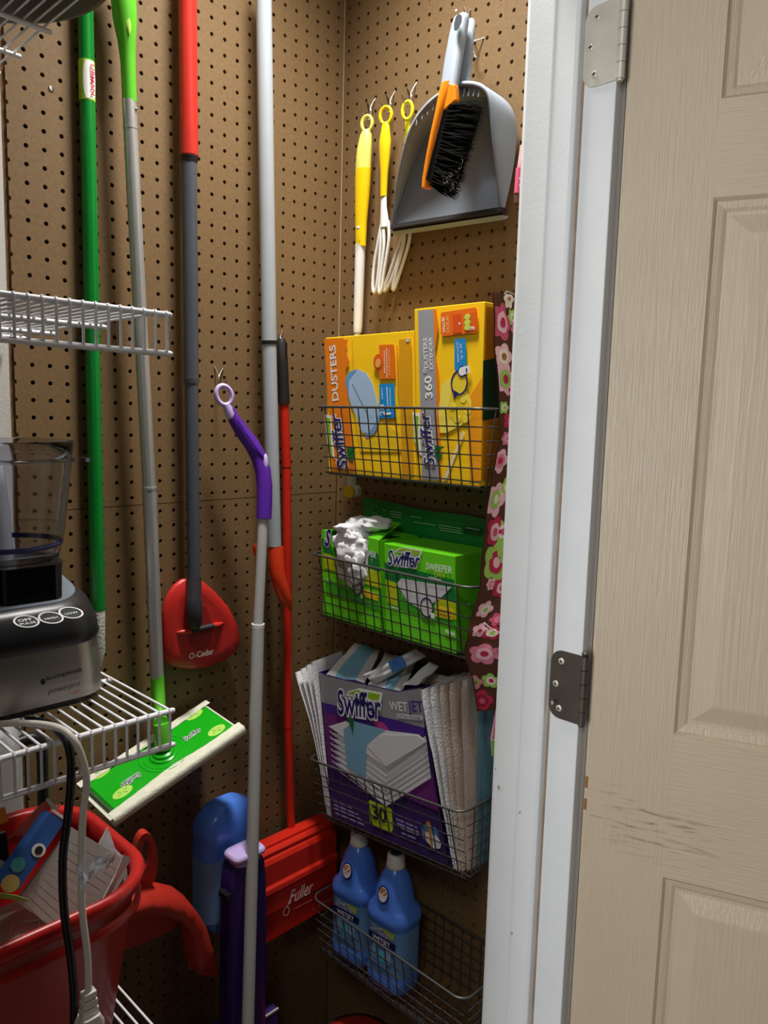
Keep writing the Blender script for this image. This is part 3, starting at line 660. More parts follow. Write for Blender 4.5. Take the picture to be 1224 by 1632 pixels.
obj('recess', MB().prism([TF.pt(a, b, .0168) for a, b in pit], TF.n*.0008), mat('red_mop_recess', (160, 36, 34), .5, var=.1), om)
K = lambda x, y, z: TF.pt(*TF.px(230+x/3.709, 860+y/3.709), z)
obj('pivot_bar', MB().tube([K(245, 520, .022), K(370, 492, .022)], .0048, n=14), mdk, om)
obj('pivot_pin', MB().tube([K(160, 535, .016), K(200, 528, .021), K(240, 520, .021)], [.001, .0045, .0048], n=14), m_rp, om)
obj('pivot_pin', MB().tube([K(372, 492, .021), K(400, 487, .021), K(440, 480, .016)], [.0048, .0045, .001], n=14), m_rp, om)
text(om, Fr(TF.pt(0, 0, .0150), TF.u, TF.v), 'O-Cedar', (300, 1050), (339, 1041), WHITE, bold=.02, sy=1.15, off=.003)
obj('fixing', MB().tube([K(265, 470, .016), K(262, 500, .024)], .006, n=12), mdk, om)

# ------------------------------------------------------------------ long grey pole with the red-orange bent end
S = lambda x, y: PY(-.043, x, y)
gpole = thing('extension_pole', 'long pale grey pole with bent red-orange socket at its end', 'pole', S(462, 972))
m_pg = mat('pale_grey_enamel', (176, 184, 190), .28, var=.02)
pole(gpole, 'upper_tube', [S(419.5, -60), S(429, 546)], .0134, m_pg)
obj('black_ring', MB().tube([S(428.8, 543), S(429, 549)], .0139, n=20), m_black, gpole)
pole(gpole, 'lower_tube', [S(429, 547), S(437.2, 870)], .0128, m_pg)
m_or = mat('red_orange_plastic', (218, 62, 30), .3, var=.04)
sk = MB(); pts = [(439.5, 872, .0150), (440.5, 890, .0150), (441.5, 912, .0148), (446, 930, .0142), (453, 950, .0125), (459, 963, .0085), (463, 972, .002)]
sk.tube([PY(-.043 + (-.014*k/6), x, y) for k, (x, y, r) in enumerate(pts)], [p[2] for p in pts], n=20); obj('bent_socket', sk, m_or, gpole)
obj('socket_rim', MB().tube([S(437.3, 867), S(437.4, 872)], .0102, n=20), m_or, gpole)
obj('side_lug', MB().tube([S(410, 884), S(409, 872), S(411, 866)], [.006, .008, .004], n=14), m_or, gpole)

# ------------------------------------------------------------------ red carpet sweeper
S = lambda x, y: PY(-.032, x, y)
fs = thing('carpet_sweeper', 'red carpet sweeper with black grip hanging from a hook', 'sweeper', PY(-.05, 470, 1500))
m_fr = mat('bright_red_plastic', (204, 40, 24), .36, var=.03)
obj('grip', MB().tube([S(448.5, 539), S(448.5, 546), S(450, 580), S(452.5, 644)], [.006, .0098, .0105, .0108], n=20), mat('black_rubber', (30, 28, 27), .55, var=.1), fs)
obj('hang_slot', MB().box(tuple(S(449.5, 558)+V((.0005, -.0108, -.012))), tuple(S(449.5, 558)+V((.0035, -.0088, .012)))), m_blackg, fs)
pole(fs, 'upper_tube', [S(452.5, 642), S(456.5, 744)], .0088, m_fr); pole(fs, 'middle_tube', [S(456.5, 744.6), S(459.5, 1159)], .0083, m_fr); pole(fs, 'lower_tube', [S(459.5, 1160), S(465, 1362)], .0079, m_fr)
obj('joint_line', MB().tube([S(456.5, 743), S(456.5, 746)], .0086, n=16), M((120, 22, 14), .5), fs)
FF = Fr(PY(-.086, 412, 1520), (1, 0, 0), (0, 0, 1))
x0, x1 = -.2560, -.0575; zt, zb = .600, .422
pr = [(-.030, zt), (-.072, zt+.002), (-.078, zt-.003), (-.076, zt-.010), (-.080, zt-.013), (-.084, zt-.020), (-.084, zt-.062), (-.089, zt-.066), (-.090, zt-.075), (-.087, zt-.082), (-.086, zt-.120), (-.081, zt-.124), (-.081, zb), (-.034, zb)]
fb_ = MB().prism([V((x0, y, z)) for y, z in pr], (x1-x0, 0, 0)); obj('head', fb_, m_fr, fs, bevel=.0015)
obj('lid_strip', MB().box((x0+.004, -.066, zt), (x1-.004, -.046, zt+.007)), m_fr, fs, bevel=.001)
obj('pole_socket', MB().tube([S(464, 1346)+V((0, -.012, 0)), S(464.8, 1362)+V((0, -.02, 0))], [.0095, .0110], n=16), m_fr, fs)
for x in (x0+.004, x1-.004): obj('end_cap', MB().box((x-.004, -.080, zb+.004), (x+.004, -.032, zt-.004)), mat('dark_red_plastic', (150, 30, 20), .45, var=.05) if 'dark_red_plastic' not in MATS else MATS['dark_red_plastic'], fs, bevel=.002)
FL = Fr((0, -.0868, 0), (1, 0, 0), (0, 0, 1))
text(fs, FL, 'Fuller', (461, 1441), (499, 1421), M((235, 215, 210), .5), shear=.3, off=.0004, sy=1.5, bold=.008)
bars(fs, FL, (469, 1449), (498, 1434), M((190, 110, 95), .5), h=.002, off=.0004)
p = FL.px(456, 1452); disc(fs, FL, p, .0075, .0095, M((225, 195, 190), .5), px=False, off=.0005, ring=.0013, name='logo_loop')
a_, b_ = FL.px(464, 1427), FL.px(457, 1446)
decal(fs, FL, [a_, (a_[0]+.0012, a_[1]-.001), (b_[0]+.0016, b_[1]), b_], M((225, 200, 195), .5), px=False, name='logo_stroke', off=.0006)

# ------------------------------------------------------------------ spray mop (purple) with pole, tank body and bottle
wj = thing('spray_mop', 'spray mop with purple curved grip and grey pole hanging by its loop', 'mop', PY(-.17, 395, 1632))
m_pu = mat('purple_plastic', (84, 36, 150), .28, var=.04); m_li = mat('lilac_plastic', (202, 180, 232), .35, var=.03); m_dp = mat('deep_purple_plastic', (40, 24, 84), .35, var=.06)
rc_ = [(357 + 12.2*math.cos(a)*1.0 - 2.2*math.sin(a), 630 - 15.5*math.sin(a)) for a in [2*math.pi*k/24 for k in range(24)]]
RF = Fr(PY(-.050, 357, 630), (1, -.35, 0), (.0, 0, 1))
rg = [RF.pt(*RF.px(x, y)) for x, y in rc_]; rm = MB()
ctr = sum(rg, V((0, 0, 0)))/24; rings = []
for k in range(24):
    d = (rg[k]-ctr).normalized(); rings.append([rg[k] + d*(.0042*math.cos(a)) + RF.n*(.0062*math.sin(a)) for a in [2*math.pi*j/10 for j in range(10)]])
rings.append(rings[0]); rm.loft(rings, cap=False); obj('hanging_loop', rm, m_li, wj)
gpts = [(366, 652, .0078, -.052), (373, 668, .0105, -.054), (386, 688, .0125, -.060), (401, 708, .0132, -.068), (412, 728, .0137, -.076), (419, 750, .0138, -.084), (421.5, 775, .0136, -.090), (421.5, 800, .0133, -.094), (420.5, 827, .0130, -.098)]
obj('grip', MB().tube([PY(p[3], p[0], p[1]) for p in gpts], [p[2] for p in gpts], n=24), m_pu, wj)
obj('loop_neck', MB().tube([PY(-.051, 361, 645), PY(-.054, 367.5, 662), PY(-.058, 369, 668)], [.0075, .0088, .004], n=16), m_li, wj)
tb = PY(-.080, 416, 736) + V((.073, -.997, 0))*.0128; 
tr = MB().lathe([(.0048, 0), (.0044, .0016), (.002, .0026), (0, .0028)], (0, 0, 0), n=20)
trm = Matrix.Translation(tb) @ V((.073, -.997, .1)).to_track_quat('Z', 'Y').to_matrix().to_4x4() @ Matrix.Diagonal((1, 3.0, 1, 1)); tr.v = [trm @ p for p in tr.v]
obj('trigger', tr, m_li, wj)
for k in range(14):
    f = k/13; x, y = 379+f*38, 672+f*55 + 6*f*(1-f)
    q = PY(-.066-.022*f, x, y); obj('grip_rib', MB().tube([q+V((-.003, -.003, .0035)), q+V((.002, -.004, -.0035))], .0011, n=6), m_pu, wj)
W = lambda x, y, f: PY(-.098-.074*f, x, y)
pole(wj, 'upper_tube', [W(419.5, 824, 0), W(411.3, 998, .2)], .0088, mat('grey_pole', (172, 172, 170), .35, var=.03))
obj('pole_ring', MB().tube([W(411.4, 994, .2), W(411.2, 1000, .2)], .0112, n=20), M((226, 226, 222), .4), wj)
pole(wj, 'lower_tube', [W(411.2, 998, .2), W(395, 1640, 1), W(391, 1720, 1.05)], .0108, MATS['grey_pole'])
bt0 = PY(-.105, 365, 1372); bt1 = PY(-.105, 416, 1354)
bm_ = MB(); cen = PY(-.122, 388, 1365)
bm_.loft([[V((cen.x, cen.y, 0)) + V((p.x, p.y, z)) for p in rrect(w, .046, .012, 4)] for w, z in ((.078, .10), (.080, .30), (.076, .60), (.068, cen.z-.012), (.060, cen.z-.004))])
obj('tank_body', bm_, m_dp, wj, bevel=.001)
cp = MB(); c2 = V((cen.x, cen.y-.004, cen.z+.004)); cp.loft([[c2 + V((p.x, p.y, z)) for p in rrect(w, d, .012, 4)] for w, d, z in ((.050, .036, -.012), (.052, .038, .002), (.066, .046, .004), (.066, .046, .010), (.060, .042, .013))])
obj('lilac_latch', cp, m_li, wj)
obj('side_clip', MB().box((cen.x-.047, cen.y-.018, cen.z-.055), (cen.x-.034, cen.y+.006, cen.z-.045)), m_black, wj)
m_bl = mat('blue_bottle_plastic', (82, 132, 230), .22, var=.04, vscale=12, sss=.1)
bb = PY(-.060, 352, 1395)
sb = thing('solution_bottle', 'blue refill bottle fitted upside down in the spray mop', 'bottle', (bb.x, bb.y, .50), 'blue cleaner bottles')
pf_ = [(.066, .050, .498), (.092, .062, .515), (.100, .066, .53), (.102, .066, .66), (.098, .064, .667), (.102, .066, .675), (.100, .064, .70), (.080, .052, .722), (.050, .034, .730)]
obj('body', MB().loft([[V((bb.x+.002 + p.x + (.01 if z > .7 else 0), bb.y + p.y, z)) for p in rrect(w, d, min(w, d)*.38, 5)] for w, d, z in pf_]), m_bl, sb)
lb = MB().loft([[V((bb.x+.002 + p.x, bb.y + p.y, z)) for p in rrect(.1028, .0668, .0252, 5)] for z in (.525, .640)], cap=False); obj('label', lb, mat('pale_blue_label', (112, 156, 205), .45, var=.06, vscale=40), sb)
BF = Fr((bb.x, bb.y-.0336, 0), (1, 0, 0), (0, 0, 1))
for k in range(9): 
    z = .63 - .009*k; decal(sb, BF, [(-.022, z), (.02, z), (.02, z-.0018), (-.022, z-.0018)], M((84, 116, 170), .5), px=False, name='print_line', off=.0006)
for k in range(3): disc(sb, BF, (-.002+.010*k, .532), .0042, .0042, M((205, 205, 190), .5), px=False, off=.0006)

# ------------------------------------------------------------------ red dustpan behind the bin
DF = Fr(PY(-.13, 262, 1430), (1, 0, 0), (0, -.22, 1))
dp = thing('dustpan', 'red plastic dustpan with slotted handle behind the red bin', 'dustpan', DF.O)
D2 = lambda x, y: (180+x/3.221, 1280+y/3.221)
def outline(pts): return [DF.px(*D2(*p)) for p in pts]
hl = outline([(95, 330), (88, 240), (100, 170), (125, 138), (152, 128), (185, 135), (208, 160), (216, 210), (212, 330), (205, 420), (110, 420)])
sl = outline([(128, 310), (128, 210), (136, 178), (152, 166), (168, 178), (178, 210), (176, 310), (152, 322)])
def holed(mb, o, i, fr, z0, z1):
    n = len(o); m = len(i)
hmb = MB(); ho = [DF.px(*D2(152+60*math.cos(a)*1.0, 270-140*math.sin(a))) for a in [2*math.pi*k/28 for k in range(28)]]
hi = [DF.px(*D2(153+25*math.cos(a), 245-80*math.sin(a))) for a in [2*math.pi*k/28 for k in range(28)]]
for z in (0, .012): hmb.add([DF.pt(a, b, z) for a, b in ho+hi], [(k, (k+1) % 28, (k+1) % 28+28, k+28) for k in range(28)])
for o in (ho, hi): hmb.add([DF.pt(a, b, 0) for a, b in o] + [DF.pt(a, b, .012) for a, b in o], [(k, (k+1) % 28, (k+1) % 28+28, k+28) for k in range(28)])
obj('handle', hmb, m_redm, dp, bevel=.002)
back = outline([(-40, 470), (60, 420), (130, 400), (215, 405), (300, 425), (360, 470), (405, 545), (440, 660), (470, 800)])
inn = outline([(-40, 545), (60, 500), (130, 480), (205, 490), (280, 520), (320, 560), (340, 610), (352, 700), (364, 785)])
wm = MB(); n = len(back)
wm.add([DF.pt(a, b, 0) for a, b in back] + [DF.pt(a, b, .045) for a, b in back] + [DF.pt(a, b, .045) for a, b in inn] + [DF.pt(a, b, .004) for a, b in inn],
       [(r*n+k, r*n+k+1, (r+1)*n+k+1, (r+1)*n+k) for r in range(3) for k in range(n-1)] + [(n-1, 2*n-1, 3*n-1, 4*n-1), (0, n, 2*n, 3*n)], 0, True)
obj('side_wall', wm, m_redm, dp)
pl = outline([(-60, 545), (60, 500), (130, 480), (205, 490), (280, 520), (325, 565), (325, 610), (300, 640), (150, 705), (-60, 790)])
obj('scoop', MB().prism([DF.pt(a, b, .002) for a, b in pl], DF.n*.004), m_redm, dp)
obj('front_lip', MB().tube([DF.pt(*DF.px(*D2(366, 792)), .02), DF.pt(*DF.px(*D2(466, 800)), .02)], .006, n=10), m_redm, dp)
# floor things at the very bottom
fbx = thing('carton', 'dark purple carton corner standing on the closet floor', 'box', PZ(.12, 430, 1640))
cz = PY(-.075, 442, 1606); 
obj('body', MB().box((cz.x-.16, cz.y-.002, 0), (cz.x, cz.y+.055, cz.z), 0), mat('purple_carton', (58, 38, 110), .5, var=.08), fbx)
obj('white_edge', MB().box((cz.x-.161, cz.y-.003, cz.z-.003), (cz.x+.001, cz.y+.0, cz.z+.0008)), M((190, 188, 190), .6), fbx)
rb = PX(-.10, 600, 1626); rb = V((-.10, -.20, .0))
rt = thing('bucket', 'red bucket with dark grey rim on the closet floor under the wire baskets', 'bucket', rb)
pz = .222
obj('shell', MB().lathe([(0, .002), (.06, .002), (.078, pz-.03), (.076, pz-.014), (.05, pz+.002), (0, pz+.008)], rb, n=36), m_redm, rt)
obj('rim', MB().lathe([(.077, pz-.03), (.083, pz-.026), (.083, pz-.018), (.074, pz-.012)], rb, n=36, cap=False), mat('slate_rim', (58, 66, 74), .5, var=.05), rt)
# ------------------------------------------------------------------ wire baskets on the right wall
BL, BD, BH = .378, .140, .118      # length along the wall, depth, height
def basket_mesh():
    r0, r1 = .0022, .00115; D = {}
    def outline(z):            # depth and end inset at height z
        f = 1 - z/BH; return BD - .020*f, .013*f
    rim = []
    for p in rrect(BD, BL, .022, 6): rim.append(V((p.x - BD/2, p.y - BL/2, BH)))
    D['rim'] = MB().tube(rim + rim[:2], r0, n=8, cap=False).mesh('rim', m_grey_wire)
    zs_ = [BH-.027, BH-.048, BH-.069, BH-.0895, BH-.1095]
    D['front'] = []; D['side'] = []
    for z in zs_ + [0]:
        d, e = outline(z); D['front'].append(MB().tube([(-d, -e, z), (-d, -BL+e, z)], r1 if z else .0018, n=6).mesh('wire', m_grey_wire))
        D['side'].append((MB().tube([(-d+.012, -e, z), (0, -e, z)], r1 if z else .0018, n=6).mesh('wire', m_grey_wire), MB().tube([(-d+.012, -BL+e, z), (0, -BL+e, z)], r1 if z else .0018, n=6).mesh('wire', m_grey_wire)))
    d0, e0 = outline(0)
    D['vert'] = MB().tube([(-BD, 0, BH), (-d0, 0, .0), (-d0+.003, 0, -.002), (-.004, 0, -.002), (-.002, 0, .001), (-.002, 0, BH)], r1, n=6).mesh('wire', m_grey_wire)
    D['svert'] = [MB().tube([(0, 0, BH), (0, s*e0, 0)], r1, n=6).mesh('wire', m_grey_wire) for s in (-1, 1)]
    D['long'] = MB().tube([(0, -e0, 0), (0, -BL+e0, 0)], r1, n=6).mesh('wire', m_grey_wire)
    return D
BM = basket_mesh()
def basket(y0, z0, label, tilt=0):
    t = thing('wire_basket', label, 'basket', (-.003, y0, z0), 'grey wire wall baskets', rot=(tilt, 0, 0))
    k = dict(local=True)
    obj('rim', BM['rim'], None, t, **k)
    for m in BM['front']: obj('wire', m, None, t, **k)
    for a, b in BM['side']: obj('wire', a, None, t, **k); obj('wire', b, None, t, **k)
    n = 16
    for i in range(n): obj('wire', BM['vert'], None, t, loc=(0, -.028 - i*.0215, 0), **k)
    for i in range(5):
        x = -.018 - i*.022
        obj('wire', BM['svert'][0], None, t, loc=(x, -.0005, 0), **k); obj('wire', BM['svert'][1], None, t, loc=(x, -BL+.0005, 0), **k)
        obj('wire', BM['long'], None, t, loc=(x, 0, -.0035), **k); obj('wire', BM['long'], None, t, loc=(-.002, 0, .012+i*.0215), **k)
    return t
BX1, BX2, BX3, BX4 = 1.3150, 1.0450, .6480, .3720
basket(-.0945, BX1, 'dark grey wire basket holding the yellow boxes')
basket(-.0865, BX2, 'dark grey wire basket holding the green boxes')
basket(-.1000, BX3, 'dark grey wire basket holding the mop pads, hung slightly tilted', tilt=-math.radians(5.6))
basket(-.106, BX4, 'dark grey wire basket holding the two blue bottles')

def quad_box(name, label, cat, xf, xb, y0, y1, z0, z1, m, group=None, lean=0, flare=0):
    t = thing(name, label, cat, ((xf+xb)/2, (y0+y1)/2, z0), group)
    mb = MB(); h = z1-z0
    f0, f1 = flare if isinstance(flare, tuple) else (flare, flare)
    v = [(xf, y0-f0, z0), (xf, y1-f1, z0), (xb, y1-f1, z0), (xb, y0-f0, z0), (xf+lean, y0, z1), (xf+lean, y1, z1), (xb+lean, y1, z1), (xb+lean, y0, z1)]
    mb.add(v, [(3, 2, 1, 0), (4, 5, 6, 7), (0, 1, 5, 4), (1, 2, 6, 5), (2, 3, 7, 6), (3, 0, 4, 7)])
    obj('body', mb, m, t, bevel=.0012); return t
YEL = mat('yellow_carton', (255, 204, 22), .42, var=.03, vscale=15); ORG = M((238, 130, 18), .45); DORG = M((226, 106, 14), .45)
# ---- dusters carton
XF = -.119
a, b = PX(XF, 516, 538), PX(XF, 657, 537)
B1 = quad_box('carton', 'yellow dusters carton with an orange side stripe in the upper basket', 'box', XF, -.050, a.y, b.y+.001, BX1+.001, a.z, YEL, flare=.020, lean=.004)
G1 = Fr((XF+.0003, a.y, BX1), (0, -1, 0), (.004, 0, 1))
def dc(t, fr, pts, m, off=.0003, name='printed_patch'): return decal(t, fr, pts, m, off=off, name=name)
dc(B1, G1, [(517, 540), (548, 539), (552, 600), (566, 751), (531, 751)], ORG)
dc(B1, G1, [(548, 541), (555, 541), (551, 560), (558, 575), (551, 590)], ORG, off=.0005)
dc(B1, G1, [(636, 541), (655, 540), (660, 760), (641, 760)], M((224, 160, 14), .45))
dc(B1, G1, [(552, 612), (560, 595), (572, 589), (584, 594), (594, 610), (601, 636), (605, 660), (598, 676), (590, 690), (578, 690), (569, 665), (558, 640)], M((168, 196, 226), .7), off=.0006, name='duster_picture')
dc(B1, G1, [(551, 606), (557, 593), (570, 588), (566, 594), (557, 604), (556, 632)], M((92, 160, 214), .7), off=.0008, name='duster_picture')
dc(B1, G1, [(562, 612), (563, 611), (585, 656), (584, 657)], M((120, 140, 170), .7), off=.0009, name='print_line')
dc(B1, G1, [(586, 678), (596, 664), (606, 640), (611, 655), (598, 690), (582, 700)], M((120, 160, 200), .7), off=.0004, name='duster_picture')
dc(B1, G1, [(562, 640), (575, 690), (582, 702), (600, 698), (606, 672), (640, 690), (640, 720), (575, 720)], M((244, 200, 30), .45), off=.0004)
BLU = M((22, 142, 214), .45)
dc(B1, G1, [(605, 612), (627, 611), (629, 613), (631, 664), (629, 666), (608, 667), (606, 665)], BLU, off=.0007, name='blue_label')
text(B1, G1, '28', (614, 662), (613, 644), WHITE, off=.0016, sy=.75); bars(B1, G1, (611, 636), (610, 618), WHITE); text(B1, G1, '1', (624, 661), (624, 657), WHITE, off=.0016, sy=.5); bars(B1, G1, (624, 652), (623, 618), WHITE)
dc(B1, G1, [(619, 655), (620, 655), (618, 616), (617, 616)], WHITE, off=.0016, name='print_line')
dc(B1, G1, [(605, 550), (627, 549), (629, 551), (631, 602), (629, 604), (607, 604), (605, 602)], M((232, 116, 20), .45), off=.0007, name='orange_label')
disc(B1, G1, (603.5, 577), .0115, .0135, M((226, 96, 20), .45), off=.0011); disc(B1, G1, (603.5, 579), .0062, .0075, M((240, 170, 90), .45), off=.0016)
bars(B1, G1, (614.5, 595), (614, 558), WHITE); bars(B1, G1, (618, 602), (617.5, 553), WHITE); bars(B1, G1, (622, 598), (621, 556), M((250, 200, 110), .5))
text(B1, G1, 'DUSTERS', (540, 638), (535, 549), WHITE, bold=.02, off=.0012, sy=.92)
dc(B1, G1, [(648, 539), (653, 539), (653, 545), (648, 545)], M((210, 205, 190), .5), off=.0009)
bars(B1, G1, (637, 632), (635, 548), M((236, 140, 20), .5), h=.0028)
bars(B1, G1, (557, 576), (556, 552), M((250, 225, 130), .5)); bars(B1, G1, (564, 585), (563, 542), M((226, 150, 20), .5))
swiffer(B1, G1, (555, 746), (542, 657), off=.0008, sy=1.05)
dc(B1, G1, [(557, 712), (566, 718), (563, 738), (555, 732)], DKGREEN, off=.0009)
# ---- 360 dusters extender carton
a, b = PX(XF, 657.5, 490), PX(XF, 770, 486)
B2 = quad_box('carton', 'tall yellow dusters extender carton with a grey stripe in the upper basket', 'box', XF, -.045, a.y, b.y, BX1+.001, a.z-.002, YEL, flare=(.022, .007), lean=.004)
G2 = Fr((XF+.0003, a.y, BX1), (0, -1, 0), (.004, 0, 1))
dc(B2, G2, [(666.5, 495), (691, 493), (700, 766), (673, 764)], M((156, 158, 164), .35), name='grey_stripe')
dc(B2, G2, [(691, 493), (696, 493), (699, 520), (694, 560), (699, 590), (704, 766), (700, 766)], ORG, off=.0005)
dc(B2, G2, [(745, 640), (769, 600), (767, 766), (749, 767)], M((242, 158, 14), .45), off=.0004)
dc(B2, G2, [(699, 655), (705, 612), (722, 600), (740, 615), (752, 640), (750, 668), (735, 678), (712, 690), (702, 690)], M((246, 224, 90), .6), off=.0005, name='duster_picture')
dc(B2, G2, [(712, 660), (722, 615), (738, 622), (752, 652), (744, 670), (726, 676)], M((236, 204, 30), .6), off=.0007, name='duster_picture')
for p in ((739, 636), (746, 655), (730, 668), (742, 668), (722, 648)): disc(B2, G2, p, .006, .006, M((248, 226, 70), .6), off=.0011)
dc(B2, G2, [(738, 688), (741, 690), (712, 766), (706, 766)], M((236, 226, 190), .6), off=.0007, name='print_line')
dc(B2, G2, [(703, 501), (705, 498), (758, 490), (761, 493), (762, 526), (760, 530), (706, 536), (703, 533)], M((240, 112, 20), .45), off=.0007, name='orange_label')
dc(B2, G2, [(722, 502), (736, 500), (737, 530), (723, 532)], M((226, 84, 20), .45), off=.0011); dc(B2, G2, [(742, 500), (760, 497), (760, 526), (743, 528)], M((228, 98, 20), .45), off=.0011)
text(B2, G2, 'VALUE!', (711, 530), (709, 505), WHITE, bold=.02, off=.0016); text(B2, G2, 'VALEUR!', (717, 531), (716, 503), M((250, 220, 120), .5), off=.0016)
for p in ((746, 522), (746, 514), (746, 505)): disc(B2, G2, p, .0058, .0045, M((206, 220, 90), .5), off=.0016)
text(B2, G2, '3', (757, 526), (757, 520), WHITE, bold=.02, off=.0016, sy=.9); text(B2, G2, '+', (736, 518), (736, 513), WHITE, bold=.03, off=.0018)
dc(B2, G2, [(725, 541), (740, 539), (743, 541), (744, 582), (742, 590), (727, 591), (725, 589)], BLU, off=.0007, name='blue_label')
text(B2, G2, 'TRAPS+LOCKS', (733, 578), (731, 545), WHITE, off=.0016); text(B2, G2, 'up to 3X', (738, 572), (737, 547), WHITE, off=.0016)
disc(B2, G2, (733, 610), .0150, .0175, M((240, 214, 50), .5), off=.0012, name='magnifier_view'); disc(B2, G2, (733, 610), .0168, .0195, NAVY, off=.0018, ring=.0026, name='magnifier_ring')
dc(B2, G2, [(724, 622), (732, 626), (724, 637)], NAVY, off=.0016, name='magnifier_handle')
disc(B2, G2, (738, 592), .0085, .0085, NAVY, off=.0020); disc(B2, G2, (738, 592), .0066, .0066, WHITE, off=.0023)
dc(B2, G2, [(740, 584), (750, 583), (751, 595), (741, 597)], WHITE, off=.0024, name='padlock'); dc(B2, G2, [(744.5, 587), (746.5, 587), (746.5, 593), (744.5, 593)], NAVY, off=.0030, name='padlock_keyhole')
text(B2, G2, '360', (690, 634), (688, 598), WHITE, bold=.025, off=.0012, sy=.85); disc(B2, G2, (678, 591), .0032, .0032, WHITE, off=.0012, ring=.0011)
text(B2, G2, 'DUSTERS', (683, 586), (681, 538), WHITE, bold=.015, off=.0012, sy=1.0); text(B2, G2, 'EXTENDER', (691, 588), (689, 537), WHITE, bold=.015, off=.0012, sy=.9)
swiffer(B2, G2, (694, 742), (684, 655), off=.0008, sy=1.0)
dc(B2, G2, [(694, 722), (702, 717), (706, 727), (698, 738)], DKGREEN, off=.0009)
e = PX(XF, 770, 486); rt_ = Fr((XF+.004, e.y-.0074, BX1), (1, 0, 0), (0, .0247, 1))
zt_ = a.z - .004
decal(B2, rt_, [(.002, .01), (.068, .01), (.068, .27), (.002, .27)], M((208, 128, 16), .5), px=False, name='side_panel')
fl = MB().prism([V((XF+.03, e.y+.002, zt_+.002)), V((XF+.075, e.y+.03, zt_+.004)), V((XF+.076, e.y-.02, zt_+.012)), V((XF+.02, e.y-.028, zt_+.016))], (0, 0, .0012))
obj('open_flap', fl, M((226, 222, 210), .6), B2)
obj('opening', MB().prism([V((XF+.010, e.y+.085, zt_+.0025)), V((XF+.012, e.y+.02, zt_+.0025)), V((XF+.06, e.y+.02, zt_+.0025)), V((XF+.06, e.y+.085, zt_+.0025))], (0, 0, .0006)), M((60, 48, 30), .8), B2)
decal(B2, rt_, [rt_.px(769, 575), rt_.px(800, 568), rt_.px(800, 664), rt_.px(769, 670)], mat('dark_green_print', (16, 58, 40), .4, var=.1), px=False, name='side_picture', off=.0009)

# ---- sweeper cloth cartons
GRN = mat('green_carton', (104, 212, 28), .42, var=.04, vscale=12); DG = M((18, 118, 52), .45); YG = M((190, 200, 20), .45); LGR = M((58, 170, 30), .45)
XG = -.122
def sweeper_box(label, pa, pb, zb, extra=0):
    a, b = PX(XG, *pa), PX(XG, *pb)
    t = quad_box('carton', label, 'box', XG, -.020, a.y, b.y, zb, (a.z+b.z)/2, GRN, flare=.010)
    return t, Fr((XG-.0002, a.y, zb), (0, -1, 0), (0, 0, 1)), a, b
zb = BX2 + .002
S2, H2, a, b = sweeper_box('closed green sweeper cloth carton in the wire basket', (612, 866), (725, 886), zb)
dc(S2, H2, [(613, 896), (724, 924), (727, 962), (614, 922)], DG)
dc(S2, H2, [(614, 922), (727, 962), (728, 1000), (617, 960)], LGR)
dc(S2, H2, [(615, 924), (632, 930), (634, 966), (618, 960)], YG, off=.0005); dc(S2, H2, [(690, 950), (727, 962), (728, 988), (700, 978)], YG, off=.0005)
dc(S2, H2, [(633, 930), (640, 922), (720, 936), (702, 954), (672, 972), (650, 958)], M((206, 206, 212), .7), off=.0008, name='cloth_picture')
for k in range(5): dc(S2, H2, [(640+k*14, 927+k*2.5), (641+k*14, 927+k*2.5), (643+k*13, 952+k*4), (642+k*13, 952+k*4)], M((176, 176, 184), .7), off=.0011, name='print_line')
swiffer(S2, H2, (619, 899), (671, 905), off=.0008, sy=1.35)
text(S2, H2, 'SWEEPER', (679.5, 907), (721, 914), WHITE, bold=.012, off=.0012, sy=1.2); text(S2, H2, 'DRY', (693, 919), (710, 922), M((190, 210, 60), .5), off=.0012, sy=1.1)
dc(S2, H2, [(684, 919), (704, 924), (704, 925), (684, 920)], WHITE, off=.0011, name='print_line')
disc(S2, H2, (681, 968), .0125, .0150, M((214, 206, 200), .6), off=.0012, name='magnifier_view'); disc(S2, H2, (681, 968), .0142, .0168, NAVY, off=.0016, ring=.0022, name='magnifier_ring')
dc(S2, H2, [(688, 976), (694, 978), (694, 986), (688, 984)], WHITE, off=.0020, name='padlock')
dc(S2, H2, [(694, 966), (723, 972), (723, 988), (695, 982)], M((236, 200, 30), .5), off=.0010, name='yellow_label'); bars(S2, H2, (697, 971), (721, 976), M((120, 100, 20), .5)); bars(S2, H2, (697, 977), (721, 983), M((120, 100, 20), .5))
bars(S2, H2, (621, 967), (637, 972), M((200, 225, 190), .5), h=.003)
dc(S2, H2, [(710, 1003), (725, 1009), (726, 1014), (711, 1008)], M((205, 225, 200), .5), off=.0010)
ro = Fr((XG, b.y-.0002, zb), (1, 0, 0), (0, 0, 1)); bw = (a.z+b.z)/2 - zb
decal(S2, ro, [(.001, .002), (.006, .002), (.006, bw-.03), (.001, bw-.004)], YG, px=False)
